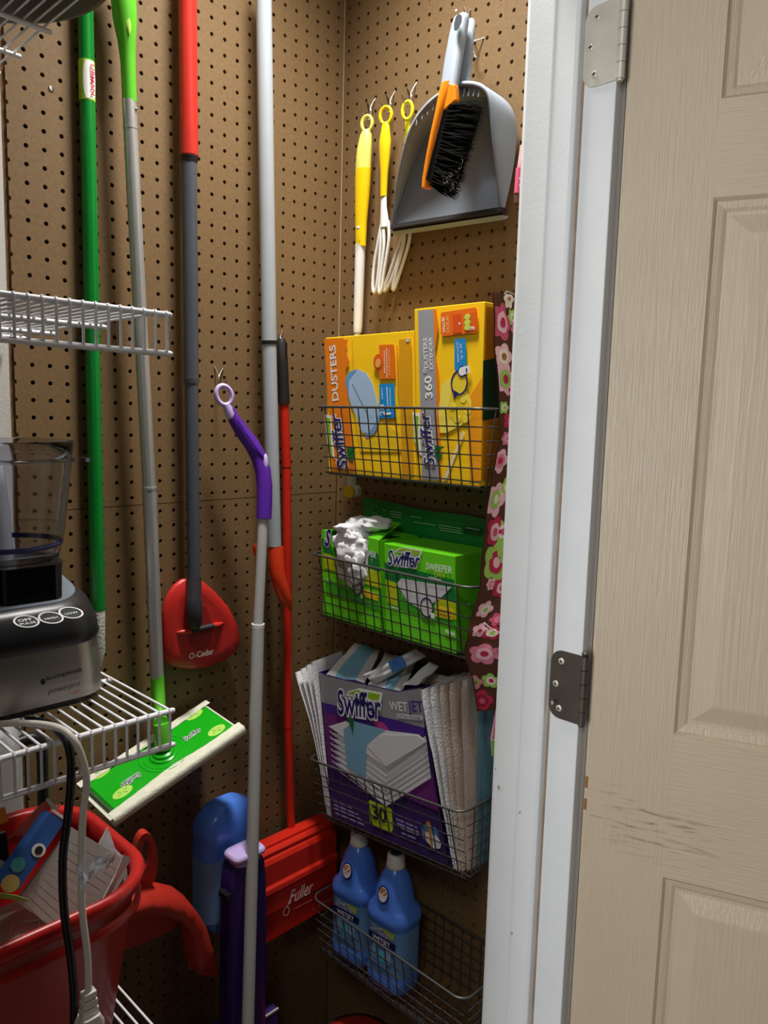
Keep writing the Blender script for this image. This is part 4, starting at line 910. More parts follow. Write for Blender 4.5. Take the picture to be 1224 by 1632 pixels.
def sweeper_open(label, pa, pb, zb):
    a, b = PX(XG, *pa), PX(XG, *pb); zt = (a.z+b.z)/2; xb = -.020; fl_ = .010
    t = thing('carton', label, 'box', ((XG+xb)/2, (a.y+b.y)/2, zb))
    H = Fr((XG-.0002, a.y, zb), (0, -1, 0), (0, 0, 1)); N = [H.px(*p) for p in ((529, 845), (527, 856), (533, 885), (545, 905), (575, 908), (586, 900), (585, 861))]; N[0] = (N[0][0], zt-zb); N[-1] = (N[-1][0], zt-zb)
    w = a.y-b.y; mb = MB().prism([H.pt(*q, -.0002) for q in [(fl_, 0), (w+fl_, 0), (w, zt-zb)] + N[::-1] + [(0, zt-zb)]], (.0018, 0, 0))
    c = lambda x, y, z: V((x, y, z))
    mb.prism([c(xb, a.y-fl_, zb), c(xb, b.y-fl_, zb), c(xb, b.y, zt), c(xb, a.y, zt)], (-.0015, 0, 0))
    for y, d in ((a.y, -.0015), (b.y, .0015)): mb.prism([c(XG, y-fl_, zb), c(xb, y-fl_, zb), c(xb, y, zt), c(XG, y, zt)], (0, d, 0))
    mb.prism([c(XG, a.y-fl_, zb), c(XG, b.y-fl_, zb), c(xb, b.y-fl_, zb), c(xb, a.y-fl_, zb)], (0, 0, .0015))
    mb.prism([c(-.055, a.y, zt), c(-.055, b.y, zt), c(xb, b.y, zt), c(xb, a.y, zt)], (0, 0, -.0015)); mb.prism([c(XG, a.y, zt), c(XG, a.y-.016, zt), c(-.055, a.y-.010, zt), c(-.055, a.y, zt)], (0, 0, -.0015))
    obj('body', mb, GRN, t); return t, H, a, b
S1, H1, a1, b1 = sweeper_open('torn open green sweeper cloth carton with tissue bulging out', (512, 840), (604, 866), zb)
dc(S1, H1, [(513, 858), (527, 862), (531, 885), (516, 880)], DG); dc(S1, H1, [(587, 878), (603, 882), (606, 912), (587, 905)], DG)
dc(S1, H1, [(516, 881), (531, 886), (540, 912), (518, 905)], YG); dc(S1, H1, [(587, 906), (606, 912), (608, 938), (581, 930)], YG); dc(S1, H1, [(519, 922), (608, 952), (610, 975), (520, 944)], LGR, off=.0004)
text(S1, H1, 'S', (518, 868), (527, 871), NAVY, bold=.03, off=.0016, shear=.2, sy=1.5); text(S1, H1, 'S', (517, 868), (528, 871), WHITE, bold=.09, off=.0012, shear=.2, sy=1.4)
text(S1, H1, 'PER', (588, 886), (600, 890), WHITE, bold=.012, off=.0012, sy=1.2); text(S1, H1, 'Y', (591, 896), (595, 897), M((190, 210, 60), .5), off=.0012)
text(S1, H1, '12', (521.5, 927), (526, 928.5), WHITE, off=.0012)
dc(S1, H1, [(580, 938), (603, 947), (603, 958), (581, 950)], M((236, 196, 30), .5), off=.0010, name='yellow_label')
disc(S1, H1, (570, 936), .0105, .0130, M((190, 180, 174), .6), off=.0012); disc(S1, H1, (570, 936), .0120, .0146, NAVY, off=.0016, ring=.002, name='magnifier_ring'); dc(S1, H1, [(576, 946), (581, 947), (581, 954), (576, 953)], WHITE, off=.0020, name='padlock')
torn = [(533, 886), (545, 906), (575, 909), (586, 901), (586, 906), (580, 934), (560, 936), (541, 920)]
dc(S1, H1, torn, M((196, 188, 180), .8), off=.0006, name='torn_opening')
dc(S1, H1, [(584, 862), (588, 861), (587, 912), (583, 916)], M((205, 200, 190), .8), off=.0014, name='torn_edge')
tz = (a1.z+b1.z)/2
ti = thing('cleaning_cloth', 'crumpled white cleaning cloth bulging from the torn green carton', 'cloth', PX(XG-.01, 560, 880))
m_tis = mat('white_tissue', (228, 228, 232), .8, var=.03, bump=.3, bscale=120)
def blob(c, rx, ry, rz, seed, amp=.34, n=34):
    mb = MB()
    def fn(u, v):
        th, ph = 2*math.pi*u, math.pi*v
        d = V((math.sin(ph)*math.cos(th), math.sin(ph)*math.sin(th), math.cos(ph)))
        k = 1 + amp*noise.noise(d*1.6+V((seed, 0, 0))) + amp*.55*abs(noise.noise(d*3.7+V((0, seed, 0)))) - amp*.5*abs(noise.noise(d*6+V((0, 0, seed))))
        return c + V((d.x*rx*k, d.y*ry*k, d.z*rz*k))
    return mb.grid(fn, n, n)
obj('bulge', blob(PX(XG+.022, 571, 848), .038, .033, .026, 3.1), m_tis, ti)
obj('hanging_fold', blob(PX(XG-.001, 557, 872), .011, .036, .034, 8.4, amp=.5, n=44), m_tis, ti)
obj('lower_fold', blob(PX(XG-.0095, 566, 902), .0042, .024, .024, 2.7, amp=.6, n=40), m_tis, ti)
obj('loose_fold', blob(PX(XG+.03, 598, 842)+V((0, 0, .009)), .028, .027, .012, 5.5), m_tis, ti)
fl1 = MB().prism([PX(XG, 586, 858)+V((0, 0, .001)), PX(XG, 604, 863)+V((0, 0, .001)), PX(-.03, 640, 834), PX(-.03, 622, 832)], (0, 0, .0012)); obj('top_flap', fl1, GRN, S1)
# soft pack behind the cartons
a_ = [PX(-.012, 580, 793), PX(-.012, 773, 829)]
gk = thing('wipes_pack', 'flat green plastic pack standing behind the green cartons', 'pack', (-.012, -.24, zb))
obj('film', MB().grid(lambda u, v: V((-.012 - .004*math.sin(3*u+1)*v, a_[0].y + (a_[1].y-a_[0].y)*u - .016*(1-u)*(1-v), zb + (a_[0].z-.0 + (a_[1].z-a_[0].z)*u - zb)*v + .002*math.sin(9*u)*v)), 24, 6).box((-.0105, a_[1].y, zb), (-.0095, a_[0].y-.018, a_[1].z-.004)), mat('dark_green_film', (24, 136, 56), .3, var=.06, vscale=20), gk)
K1 = Fr((-.0165, a_[0].y, zb), (0, -1, 0), (0, 0, 1))
disc(gk, K1, (598, 812), .0115, .008, M((120, 190, 140), .5), off=.0004, ring=.001)
for x0, x1, y0 in ((609, 616, 812), (622, 640, 814), (622, 640, 818), (624, 640, 822), (655, 672, 822), (660, 694, 831), (700, 735, 836), (700, 735, 840), (702, 738, 844), (742, 765, 840)):
    dc(gk, K1, [(x0, y0), (x1, y0+(x1-x0)*.16), (x1, y0+1.4+(x1-x0)*.16), (x0, y0+1.4)], M((150, 205, 165), .5), off=.0006, name='print_line')
dc(gk, K1, [(739, 838), (768, 843), (768, 853), (739, 848)], M((10, 66, 32), .5), off=.0004)

# ---- mop pads carton with loose pads
XW = -.118
WJ = thing('carton', 'purple and grey mop pad carton with torn top in the tilted basket', 'box', (-.08, -.24, BX3+.02))
W0 = Fr((XW, 0, 0), (0, -1, 0), (0, 0, 1))
cor = [W0.px(*p) for p in ((529, 1302), (716, 1380), (673, 1096), (508, 1071))]
top = [W0.px(*p) for p in ((508, 1071), (520, 1076), (534, 1079), (548, 1083), (565, 1084), (585, 1091), (602, 1095), (622, 1099), (632, 1102), (650, 1098), (673, 1096))]
cor[0] = (cor[0][0], cor[0][1]-.0015); cor[1] = (cor[1][0], cor[1][1]-.0015)
face = [cor[0], cor[1], *top[::-1]]
wb_ = MB().prism([W0.pt(a, b, 0) for a, b in face], (.002, 0, 0))
bk = [W0.pt(*cor[0]), W0.pt(*cor[1]), W0.pt(*cor[2]), W0.pt(*cor[3])]
wb_.prism([q + V((.083, 0, -.006 if i_ > 1 else 0)) for i_, q in enumerate(bk)], (.002, 0, 0))
for p_, q_, dy in ((bk[0], bk[3], -.002), (bk[1], bk[2], .002)): wb_.prism([p_, q_, q_+V((.084, 0, 0)), p_+V((.084, 0, 0))], (0, dy, 0))
wb_.prism([bk[0], bk[1], bk[1]+V((.084, 0, 0)), bk[0]+V((.084, 0, 0))], (0, 0, .002)); obj('body', wb_, mat('purple_pad_carton', (58, 36, 104), .42, var=.06), WJ)
dc(WJ, W0, [(509, 1072), (520, 1077), (548, 1084), (585, 1092), (632, 1103), (673, 1097), (677, 1160), (630, 1147), (513, 1119)], mat('silver_grey_print', (150, 150, 156), .35, var=.05), name='grey_band')
dc(WJ, W0, [(514, 1119), (600, 1140), (676, 1160), (678, 1174), (600, 1160), (516, 1133)], M((72, 40, 140), .45), off=.0005)
dc(WJ, W0, [(516, 1133), (560, 1120), (600, 1143), (590, 1160), (690, 1232), (692, 1250), (700, 1294), (524, 1218)], M((112, 40, 122), .45), off=.0004)
dc(WJ, W0, [(595, 1148), (612, 1152), (622, 1166), (600, 1160)], M((190, 60, 140), .45), off=.0008)
# pictured stack of pads
for k in range(7):
    y = 1157 + k*9.4
    dc(WJ, W0, [(525+k*.8, y), (552, y-8 if k == 0 else y+6), (622-k*.6, y+64), (617, y+71)], M((222, 224, 226) if k % 1 == 0 else (0, 0, 0), .7), off=.0008+.0001*k, name='pad_picture')
    dc(WJ, W0, [(617, y+62), (618, y+71), (681+k*1.2, y+26), (679+k*1.2, y+15)], M((214, 216, 220), .7), off=.0009+.0001*k, name='pad_picture')
    dc(WJ, W0, [(526+k*.8, y+6.5), (617, y+70), (617, y+71.5), (526+k*.8, y+8)], M((150, 150, 160), .7), off=.0018, name='print_line')
    dc(WJ, W0, [(617, y+70), (681+k*1.2, y+25), (681+k*1.2, y+26.5), (617, y+71.5)], M((160, 160, 168), .7), off=.0018, name='print_line')
dc(WJ, W0, [(525, 1157), (552, 1149), (585, 1160), (668, 1170), (681, 1181), (616, 1222)], M((226, 227, 228), .7), off=.0019, name='pad_picture')
dc(WJ, W0, [(549, 1162), (566, 1149), (616, 1163), (606, 1170), (586, 1188), (584, 1240), (555, 1222)], M((120, 170, 196), .6), off=.0022, name='blue_strip_picture')
dc(WJ, W0, [(586, 1188), (606, 1170), (668, 1172), (681, 1182), (617, 1221)], M((216, 217, 220), .7), off=.0024, name='pad_picture')
swiffer(WJ, W0, (541, 1136), (612, 1146), off=.0026, sy=1.55)
text(WJ, W0, 'WET', (622, 1131), (651, 1133.5), WHITE, bold=.012, off=.0012, sy=1.1); text(WJ, W0, 'JET', (652, 1133.5), (676, 1135), M((60, 50, 150), .5), bold=.012, off=.0012, sy=1.1)
dc(WJ, W0, [(633, 1137), (674, 1141), (674, 1148), (633, 1144)], M((222, 222, 224), .5), off=.0010); text(WJ, W0, 'EXTRA POWER', (635, 1143), (672, 1147), M((60, 50, 120), .5), off=.0016)
dc(WJ, W0, [(587, 1278), (590, 1275), (622, 1287), (625, 1291), (627, 1322), (624, 1326), (594, 1313), (591, 1309)], M((178, 206, 34), .45), off=.0010, name='count_tag'); text(WJ, W0, '30', (595, 1303), (618, 1311), M((30, 24, 50), .5), bold=.03, off=.0018, sy=.95)
bars(WJ, W0, (597, 1308), (621, 1317), M((80, 92, 20), .5), off=.0018)
for x0, y0, w in ((532, 1274, 30), (533, 1281, 38), (534, 1287, 42), (535, 1294, 46), (630, 1303, 36), (632, 1310, 36), (640, 1318, 28), (641, 1326, 24)):
    dc(WJ, W0, [(x0, y0), (x0+w, y0+w*.42), (x0+w, y0+w*.42+2.2), (x0, y0+2.2)], M((150, 142, 190), .5), off=.0010, name='print_line')
dc(WJ, W0, [(673, 1317), (692, 1322), (704, 1345), (702, 1352), (692, 1352), (676, 1336)], M((216, 220, 226), .5), off=.0010, name='mop_picture'); dc(WJ, W0, [(672, 1316), (682, 1312), (696, 1320), (701, 1332), (690, 1326), (678, 1324)], M((60, 130, 205), .5), off=.0013, name='mop_picture')
dc(WJ, W0, [(680, 1310), (685, 1308), (689, 1322), (691, 1350), (688, 1350), (685, 1326)], M((196, 130, 50), .5), off=.0016, name='mop_picture')
# loose pads: thin padded slabs
m_pad = mat('white_pad_fibre', (216, 216, 218), .8, var=.05, vscale=60, bump=.7, bscale=260); m_padb = mat('blue_pad_fibre', (128, 182, 206), .8, var=.08, vscale=120, bump=.6, bscale=300); m_padc = mat('cream_pad_fibre', (206, 190, 176), .8, var=.05, vscale=60, bump=.6, bscale=260); m_padk = mat('deep_blue_pad_strip', (70, 126, 200), .8, var=.15, vscale=150, bump=.5, bscale=300)
m_padd = mat('slate_blue_pad', (92, 136, 156), .8, var=.1, vscale=140, bump=.6, bscale=260)
def pad(label, p00, p10, p11, p01, th, mats, seed, bands=((0, 1, 0),), group='loose mop pads', nrm=None, bulge=.004, cat='mop pad', bow=0):
    p00, p10, p11, p01 = [V(p) for p in (p00, p10, p11, p01)]
    n = nrm or (p10-p00).cross(p01-p00).normalized()
    t = thing('mop_pad', label, cat, p00, group)
    def S_(u, v, s):
        q = (p00*(1-u)+p10*u)*(1-v) + (p01*(1-u)+p11*u)*v
        q = q + V((0, -bow*math.sin(math.pi*v), 0))
        e = min(1, 8*min(u, 1-u, v, 1-v))**.5
        return q + n*(s*th*.5*e + bulge*noise.noise(V((u*3+seed, v*3, seed))) + .0009*noise.noise(V((u*16, v*16+seed, 1))))
    mb = MB()
    for (u0, u1, mi) in bands:
        for s in (1, -1): mb.grid(lambda u, v: S_(u0+(u1-u0)*u, v, s), max(4, int(20*(u1-u0))), 20, mi)
    mb.grid(lambda u, v: S_(u, 0, 1)*(1-v) + S_(u, 0, -1)*v, 12, 1); mb.grid(lambda u, v: S_(u, 1, 1)*(1-v) + S_(u, 1, -1)*v, 12, 1)
    obj('fleece', mb, mats, t); return t
# left sheaf, seen edge-on
LL = ['white mop pad, outermost of the sheaf beside the purple carton', 'white mop pad second in the sheaf beside the purple carton', 'white mop pad third in the sheaf beside the purple carton', 'white mop pad pressed against the purple carton edge']
for k in range(4):
    A = V((-.116, -.1150-.0044*k, .652)); D_2 = V((-.130, -.033-.016*k, .918+.011*k))
    pad(LL[k], A, A+V((.070, 0, 0)), D_2+V((.080, 0, .006)), D_2, .0034, [m_pad], 2.3, bulge=.0025, bow=.0150-.0046*k)
# pads lying in the torn top
T = lambda z, x, y: PZ(z, x, y)
pad('pale mop pad with a blue strip leaning back in the carton top', PX(-.112, 520, 1076), PX(-.112, 580, 1090), PX(-.02, 606, 1036), PX(-.03, 566, 1024), .006, [m_pad, m_padb], 4.2, bands=((0, .25, 0), (.25, .8, 1), (.8, 1, 0)))
pad('white mop pad crossing the carton top behind the torn edge', PX(-.112, 586, 1093), PX(-.112, 640, 1103), PX(-.02, 664, 1054), PX(-.02, 614, 1040), .006, [m_pad, m_padb], 6.1, bands=((0, .5, 0), (.5, .8, 1), (.8, 1, 0)))
pad('mop pad rolled over with a bright blue stripe on the carton top', PX(-.124, 578, 1076), PX(-.114, 600, 1090), PX(-.066, 680, 1046), PX(-.074, 662, 1034), .007, [m_pad, m_padk], 9.7, bands=((0, 1, 0),))
rs = MB(); q0, q1, q2, q3 = PX(-.106, 618, 1056), PX(-.104, 626, 1074), PX(-.088, 648, 1061), PX(-.092, 640, 1045)
rs.grid(lambda u, v: (q0*(1-u)+q3*u)*(1-v)+(q1*(1-u)+q2*u)*v + V((-.004, -.004, .003)), 6, 6); obj('blue_stripe', rs, m_padk, [o for o in bpy.data.objects if o.get('label', '').startswith('mop pad rolled')][0])
pad('mop pad with a blue corner leaning against the right-hand sheaf', PX(-.114, 642, 1094), PX(-.105, 666, 1090), PX(-.06, 700, 1062), PX(-.07, 684, 1055), .006, [m_pad, m_padk], 12.4, bands=((0, .62, 0), (.62, 1, 0)))
pad('pale brown mop pad at the back of the carton top', PX(-.05, 660, 1078)-V((0, 0, .012)), PX(-.05, 706, 1086)-V((0, 0, .012)), PX(-.037, 718, 1068)-V((0, 0, .012)), PX(-.037, 672, 1058)-V((0, 0, .012)), .005, [m_padc], 15.1)
# right sheaf
names = ['white mop pad at the front of the right-hand sheaf', 'white mop pad second in the right-hand sheaf', 'cream mop pad third in the right-hand sheaf', 'cream mop pad fourth in the right-hand sheaf', 'cream mop pad with pale blue top in the right-hand sheaf', 'slate blue mop pad at the end of the right-hand sheaf']
for k in range(6):
    xx = (0, 0, .002, .004, .012, .034)[k]
    A = V((-.117+xx, -.4330-.0046*k, .684)); D_2 = V((-.132+xx, -.3600-.0185*k, .972+.008*k))
    pad(names[k], A, A+V((.080-xx, 0, 0)), D_2+V((.095-xx, 0, .008)), D_2, .0044, [m_pad if k < 2 else (m_padc if k < 5 else m_padd), m_padb], 21, bands=((0, 1, 0),) if k != 4 else ((0, .5, 0), (.5, 1, 1)), bulge=.004)

# ---- two blue bottles in the lowest basket
def cleaner_bottle(c, label, rz=0):
    t = thing('cleaner_bottle', label, 'bottle', c, 'blue cleaner bottles')
    R_ = Matrix.Translation(c) @ Matrix.Rotation(rz, 4, 'Z')
    def rg_(w, d, z, k=.36):
        w *= .94
        return [R_ @ V((p.x, p.y, z)) for p in rrect(d, w, min(w, d)*k, 6)]
    prof = [(.080, .056, 0), (.094, .068, .004), (.098, .072, .012), (.098, .072, .030), (.096, .070, .034), (.096, .070, .128), (.100, .075, .132), (.103, .078, .140), (.100, .075, .150), (.086, .068, .158), (.078, .064, .166), (.070, .060, .190), (.054, .050, .212), (.036, .036, .226), (.028, .028, .230)]
    obj('body', MB().loft([rg_(w, d, z, .36 if z < .16 else .46) for w, d, z in prof]), m_bl, t)
    obj('label', MB().loft([rg_(.0964, .0704, z) for z in (.037, .126)], cap=False), mat('bottle_label_blue', (104, 150, 200), .4, var=.05, vscale=30) if 'bottle_label_blue' not in MATS else MATS['bottle_label_blue'], t)
    cp_ = MB().lathe([(.0165, .228), (.0178, .229), (.0178, .234), (.0165, .2355), (.0160, .252), (.0135, .2545), (0, .255)], (0, 0, 0), n=28); cp_.v = [R_ @ p for p in cp_.v]
    obj('cap', cp_, mat('white_cap_plastic', (216, 212, 204), .45, var=.04) if 'white_cap_plastic' not in MATS else MATS['white_cap_plastic'], t)
    ct = MB().lathe([(.012, .2550), (.0118, .2556), (0, .2556)], (0, 0, 0), n=24); ct.v = [R_ @ p for p in ct.v]; obj('cap_top', ct, M((70, 74, 80), .5), t)
    n = R_.to_3x3() @ V((-1, 0, 0)); u = R_.to_3x3() @ V((0, -1, 0)); f = Fr(R_ @ V((-.0355, 0, 0)), u, V((0, 0, 1)))
    decal(t, f, [(-.030, .094), (.034, .094), (.034, .108), (-.030, .108)], M((26, 24, 84), .5), px=False, off=.0006, name='navy_band')
    text(t, f, 'WETJET', (-.020, .0965), (.022, .0965), WHITE, px=False, off=.0014, bold=.01)
    decal(t, f, [(-.012, .121), (.016, .127), (.030, .124), (.028, .112), (.004, .116)], M((170, 190, 60), .5), px=False, off=.0006, name='logo_swoosh')
    text(t, f, 'Swiffer', (-.024, .111), (.022, .111), WHITE, px=False, off=.0011, bold=.05, shear=.2, sy=1.15); text(t, f, 'Swiffer', (-.023, .111), (.021, .111), M((40, 44, 110), .5), px=False, off=.0015, bold=.005, shear=.2, sy=1.15)
    for a, b, c_, w, h in ((-.020, .060, (120, 170, 205), .012, .026), (-.004, .058, (90, 190, 200), .012, .022), (.012, .062, (150, 190, 220), .012, .026), (-.026, .046, (80, 120, 180), .055, .008)):
        decal(t, f, [(a, b), (a+w, b), (a+w, b+h), (a, b+h)], M(c_, .5), px=False, off=.0006, name='label_picture')
    g = Fr(R_ @ V((-.0285, 0, .187)), u, R_.to_3x3() @ V((.22, 0, 1)))
    disc(t, g, (0, 0), .0125, .0160, M((36, 30, 120), .5), px=False, off=.0050, name='seal'); disc(t, g, (0, 0), .0100, .0130, WHITE, px=False, off=.0056, name='seal'); disc(t, g, (0, .005), .0085, .0065, M((200, 140, 90), .5), px=False, off=.0061, name='seal_picture')
    decal(t, g, [(-.007, .000), (-.004, -.004), (-.003, -.004), (.008, .008), (.006, .009), (-.0032, -.0005)], WHITE, px=False, off=.0067, name='tick_mark')
    return t
fz = BX4 + .002
cleaner_bottle(V((-.080, -.1720, fz)), 'blue cleaner bottle in the lowest basket, closer to the red sweeper head', .10)
cleaner_bottle(V((-.082, -.2715, fz)), 'blue cleaner bottle in the middle of the lowest basket', .06)

# ------------------------------------------------------------------ dusters hanging on the right wall
m_y1 = mat('yellow_plastic', (246, 208, 20), .3, var=.03); m_y2 = mat('pale_yellow_rubber', (244, 232, 112), .45, var=.03); m_w = mat('white_duster_plastic', (232, 232, 230), .35, var=.02)
def ring_loop(parent, cpx, rx, ry, xw, m, rt=.0032):
    c = PX(xw, *cpx); pts = [c + V((.35*math.cos(a)*rx, -math.cos(a)*rx*.93, math.sin(a)*ry)) for a in [2*math.pi*k/24 for k in range(26)]]
    obj('hanging_ring', MB().tube(pts, rt, n=10, cap=False), m, parent)
def sweep(parent, name, pts, m, flat=.7, xw=-.028, n=18):
    rings = []
    for x, y, r in pts:
        c = PX(xw, x, y); rings.append([c + V((math.cos(a)*r*flat, -math.sin(a)*r, 0)) for a in [2*math.pi*k/n for k in range(n)]])
    return obj(name, MB().loft(rings), m, parent)
d1 = thing('duster', 'duster with two-tone yellow handle and long white extension pole', 'duster', PX(-.028, 562, 785), 'yellow-handled dusters')
ring_loop(d1, (585, 197), .0105, .0135, -.028, m_y2)
sweep(d1, 'soft_handle', [(583.5, 207, .007), (583, 215, .0125), (581, 235, .0160), (579.5, 255, .0172), (579, 268, .0172), (578.6, 276, .0168)], m_y2)
sweep(d1, 'handle', [(579, 270, .0174), (578.5, 280, .0176), (577.5, 310, .0165), (575.5, 350, .0138), (575, 393, .0116)], m_y1)
q = PX(-.044, 571, 363); obj('button', MB().lathe([(.0034, 0), (.003, .0016), (0, .002)], q, axis=V((-1, -.3, 0)), n=14), m_w, d1)
sweep(d1, 'upper_pole', [(574.3, 390, .0098), (570.5, 520, .0090), (570, 530, .0080)], m_w, flat=1)
sweep(d1, 'lower_pole', [(569.8, 526, .0066), (566, 660, .0066), (562.5, 762, .0066)], m_w, flat=1)
sweep(d1, 'end_sleeve', [(562.5, 755, .010), (561, 768, .010), (561, 780, .0085)], m_w, flat=.9)
q = PX(-.030, 560, 783); obj('end_knob', MB().tube([q+V((-.012, -.004, 0)), q+V((.006, .001, 0))], [.0115, .0115], n=20), m_y1, d1, bevel=.001)
obj('knob_back', MB().tube([q+V((-.001, -.008, .001)), q+V((.010, -.008, .001))], .0112, n=20), m_w, d1)
d2 = thing('duster', 'duster with golden yellow handle and white two-loop fork', 'duster', PX(-.028, 605, 468), 'yellow-handled dusters')
ring_loop(d2, (615, 184), .0112, .0145, -.028, m_y1)
sweep(d2, 'handle', [(614.5, 195, .0058), (614.5, 203, .0085), (614, 225, .0125), (613.5, 245, .0118), (612.5, 275, .0082), (611.5, 313, .0070)], m_y1)
sweep(d2, 'neck', [(611.5, 311, .0068), (611.5, 330, .0072), (612.5, 350, .0098), (613.5, 362, .0112)], m_w, flat=.45)
def prong(parent, pts, r=.0042, xw=-.028):
    obj('fork_prong', MB().tube(smooth_path([PX(xw + (p[2] if len(p) > 2 else 0), p[0], p[1]) for p in pts], 5), r, n=8), m_w, parent)
prong(d2, [(609, 352), (602, 390), (596, 425), (594, 455), (596, 466), (600, 458), (604, 425), (606.5, 390), (608, 365)], .0030)
prong(d2, [(619, 352), (620, 380), (616, 410), (611, 440), (608, 462), (604, 466), (605, 448), (609, 418), (612, 390), (611, 366)], .0030, xw=-.036)
d3 = thing('duster', 'duster with bright yellow loop mostly hidden behind the dustpan', 'duster', PX(-.024, 630, 463), 'yellow-handled dusters')
ring_loop(d3, (649.5, 176), .0095, .0150, -.022, M((232, 222, 30), .35))
sweep(d3, 'handle', [(649.5, 190, .0055), (650, 230, .0095), (652, 290, .0080), (652, 345, .0070)], M((232, 222, 30), .35), xw=-.009, flat=.34)
prong(d3, [(652, 340), (646, 372), (636, 410), (624, 445), (615, 462), (612, 460), (622, 432), (634, 396), (643, 370)], .0032, xw=-.009)
prong(d3, [(654, 352), (652, 384), (642, 420), (634, 445), (629, 460), (626, 459), (632, 432), (641, 400), (645, 378)], .0032, xw=-.010)

# ------------------------------------------------------------------ grey dustpan with brush
dpn = thing('dustpan', 'grey dustpan with black rubber lip hanging on the side wall', 'dustpan', PX(-.03, 715, 350))
m_dg = mat('blue_grey_plastic', (146, 156, 168), .38, var=.04, vscale=12)
rimp = [(622, 366, -.030), (630, 300, -.050), (640, 245, -.066), (652, 205, -.075), (672, 172, -.080), (698, 148, -.082), (730, 131, -.082), (757, 130, -.082), (776, 140, -.080), (784, 162, -.076), (789, 215, -.064), (795, 275, -.048), (800, 338, -.030)]
bakp = [(624, 366, -.026), (634, 300, -.022), (646, 245, -.020), (662, 205, -.019), (688, 178, -.019), (716, 158, -.019), (748, 146, -.019), (786, 148, -.019), (810, 164, -.019), (822, 190, -.019), (823, 230, -.020), (815, 285, -.022), (803, 338, -.026)]
R_ = smooth_path([PX(x, a, b) for a, b, x in rimp], 4); K_ = smooth_path([PX(x, a, b) for a, b, x in bakp], 4)
cen = PX(-.03, 715, 270); I_ = []
for r_, k_ in zip(R_, K_):
    q = V((k_.x - .003, r_.y*.55+k_.y*.45, r_.z*.55+k_.z*.45)); d = (V((q.x, cen.y, cen.z)) - q); I_.append(q + d.normalized()*.010)
R2 = [r_ + (V((r_.x, cen.y, cen.z)) - r_).normalized()*.007 for r_ in R_]
n = len(R_); wm = MB(); wm.add(K_ + R_ + R2 + I_, [(a*n+k, a*n+k+1, (a+1)*n+k+1, (a+1)*n+k) for a in range(3) for k in range(n-1)], 0, True)
obj('side_wall', wm, m_dg, dpn)
fm = MB(); h2 = n//2
fm.prism([p for p in I_], (.003, 0, 0)); obj('floor_plate', fm, m_dg, dpn)
obj('floor_ridge', MB().tube([PX(-.029, 630, 355), PX(-.024, 652, 290), PX(-.02, 672, 245)], [.0018, .0018, .001], n=8), m_dg, dpn)
lp0, lp1 = PX(-.042, 624, 360), PX(-.042, 800, 332); du = (lp1-lp0)
lip = MB().prism([lp0+V((-.002, 0, .002)), lp0+V((-.004, 0, -.005)), lp0+V((.008, 0, -.010)), lp0+V((.014, 0, .002))], du); obj('rubber_lip', lip, mat('black_rubber_lip', (34, 34, 36), .45, var=.1), dpn, label='black rubber strip along the front edge')
obj('lip_backing', MB().prism([p+V((.006, 0, -.004)) for p in (lp0+V((-.006, 0, -.006)), lp0+V((.004, 0, -.011)), lp0+V((.014, 0, -.004)))], du), m_dg, dpn)
for grp in (((664, 196), (673, 186), (682, 178), (691, 171), (697, 164)), ((731, 151), (739, 150), (747, 149), (755, 149), (763, 150))):
    for x, y in grp:
        q = PX(-.078, x, y); obj('comb_tooth', MB().tube([q+V((.002, 0, .009)), q+V((0, .0008, -.004))], [.0022, .0009], n=8), m_dg, dpn)
hd_ = MB(); hp_ = [(738, 150, .012, -.070), (741, 110, .0125, -.058), (745, 60, .0128, -.052), (748, 40, .0122, -.05), (748.5, 32, .008, -.05)]
obj('handle', MB().loft([[PX(xw, x, y) + V((math.cos(a)*r*.55, -math.sin(a)*r, 0)) for a in [2*math.pi*k/18 for k in range(18)]] for x, y, r, xw in hp_]), m_dg, dpn)
br = thing('hand_brush', 'hand brush with orange back and black bristles clipped to the grey dustpan', 'brush', PX(-.09, 700, 300))
hp_ = [(716, 140, .0155, -.094), (722, 100, .0160, -.086), (729, 60, .0158, -.078), (733.5, 36, .0150, -.074), (735.5, 26, .0125, -.073), (736.5, 22, .006, -.073)]
obj('handle', MB().loft([[PX(xw, x, y) + V((math.cos(a)*r*.62, -math.copysign(abs(math.sin(a))**.7, math.sin(a))*r, 0)) for a in [2*math.pi*k/20 for k in range(20)]] for x, y, r, xw in hp_]), m_dg, br)
HFm = Fr(PX(-.0925, 731, 36), (0, -1, 0), (.25, 0, 1))
sq = [HFm.px(*p) for p in ((725, 49), (725, 38), (728, 27), (733, 23), (737, 26), (736.5, 36), (732, 46), (728, 50))]
obj('hang_slot', MB().prism([HFm.pt(a, b, .0012) for a, b in sq], HFm.n*.0008), M((26, 32, 46), .5), br)
obj('handle_groove', MB().tube([PX(-.094, 726, 138), PX(-.088, 732, 100), PX(-.080, 738.5, 58), PX(-.076, 742, 36)], .0011, n=6), M((70, 78, 88), .5), br)
m_or2 = mat('orange_plastic', (240, 134, 22), .3, var=.03)
sp = [(714, 133, .0105, -.096), (710, 150, .0120, -.098), (703, 180, .0095, -.098), (696, 210, .0088, -.098), (688, 250, .0085, -.096), (682, 285, .0082, -.094), (680, 300, .006, -.094)]
obj('brush_back', MB().loft([[PX(xw, x, y) + V((math.cos(a)*.010, -math.sin(a)*r, 0)) for a in [2*math.pi*k/18 for k in range(18)]] for x, y, r, xw in sp]), m_or2, br)
obj('shoulder', MB().prism([PX(-.104, *p) for p in ((716, 134), (724, 132), (726, 160), (718, 168), (706, 178), (708, 150))], (.012, 0, 0)), m_or2, br, bevel=.003)
bz = MB(); R9 = random.Random(3)
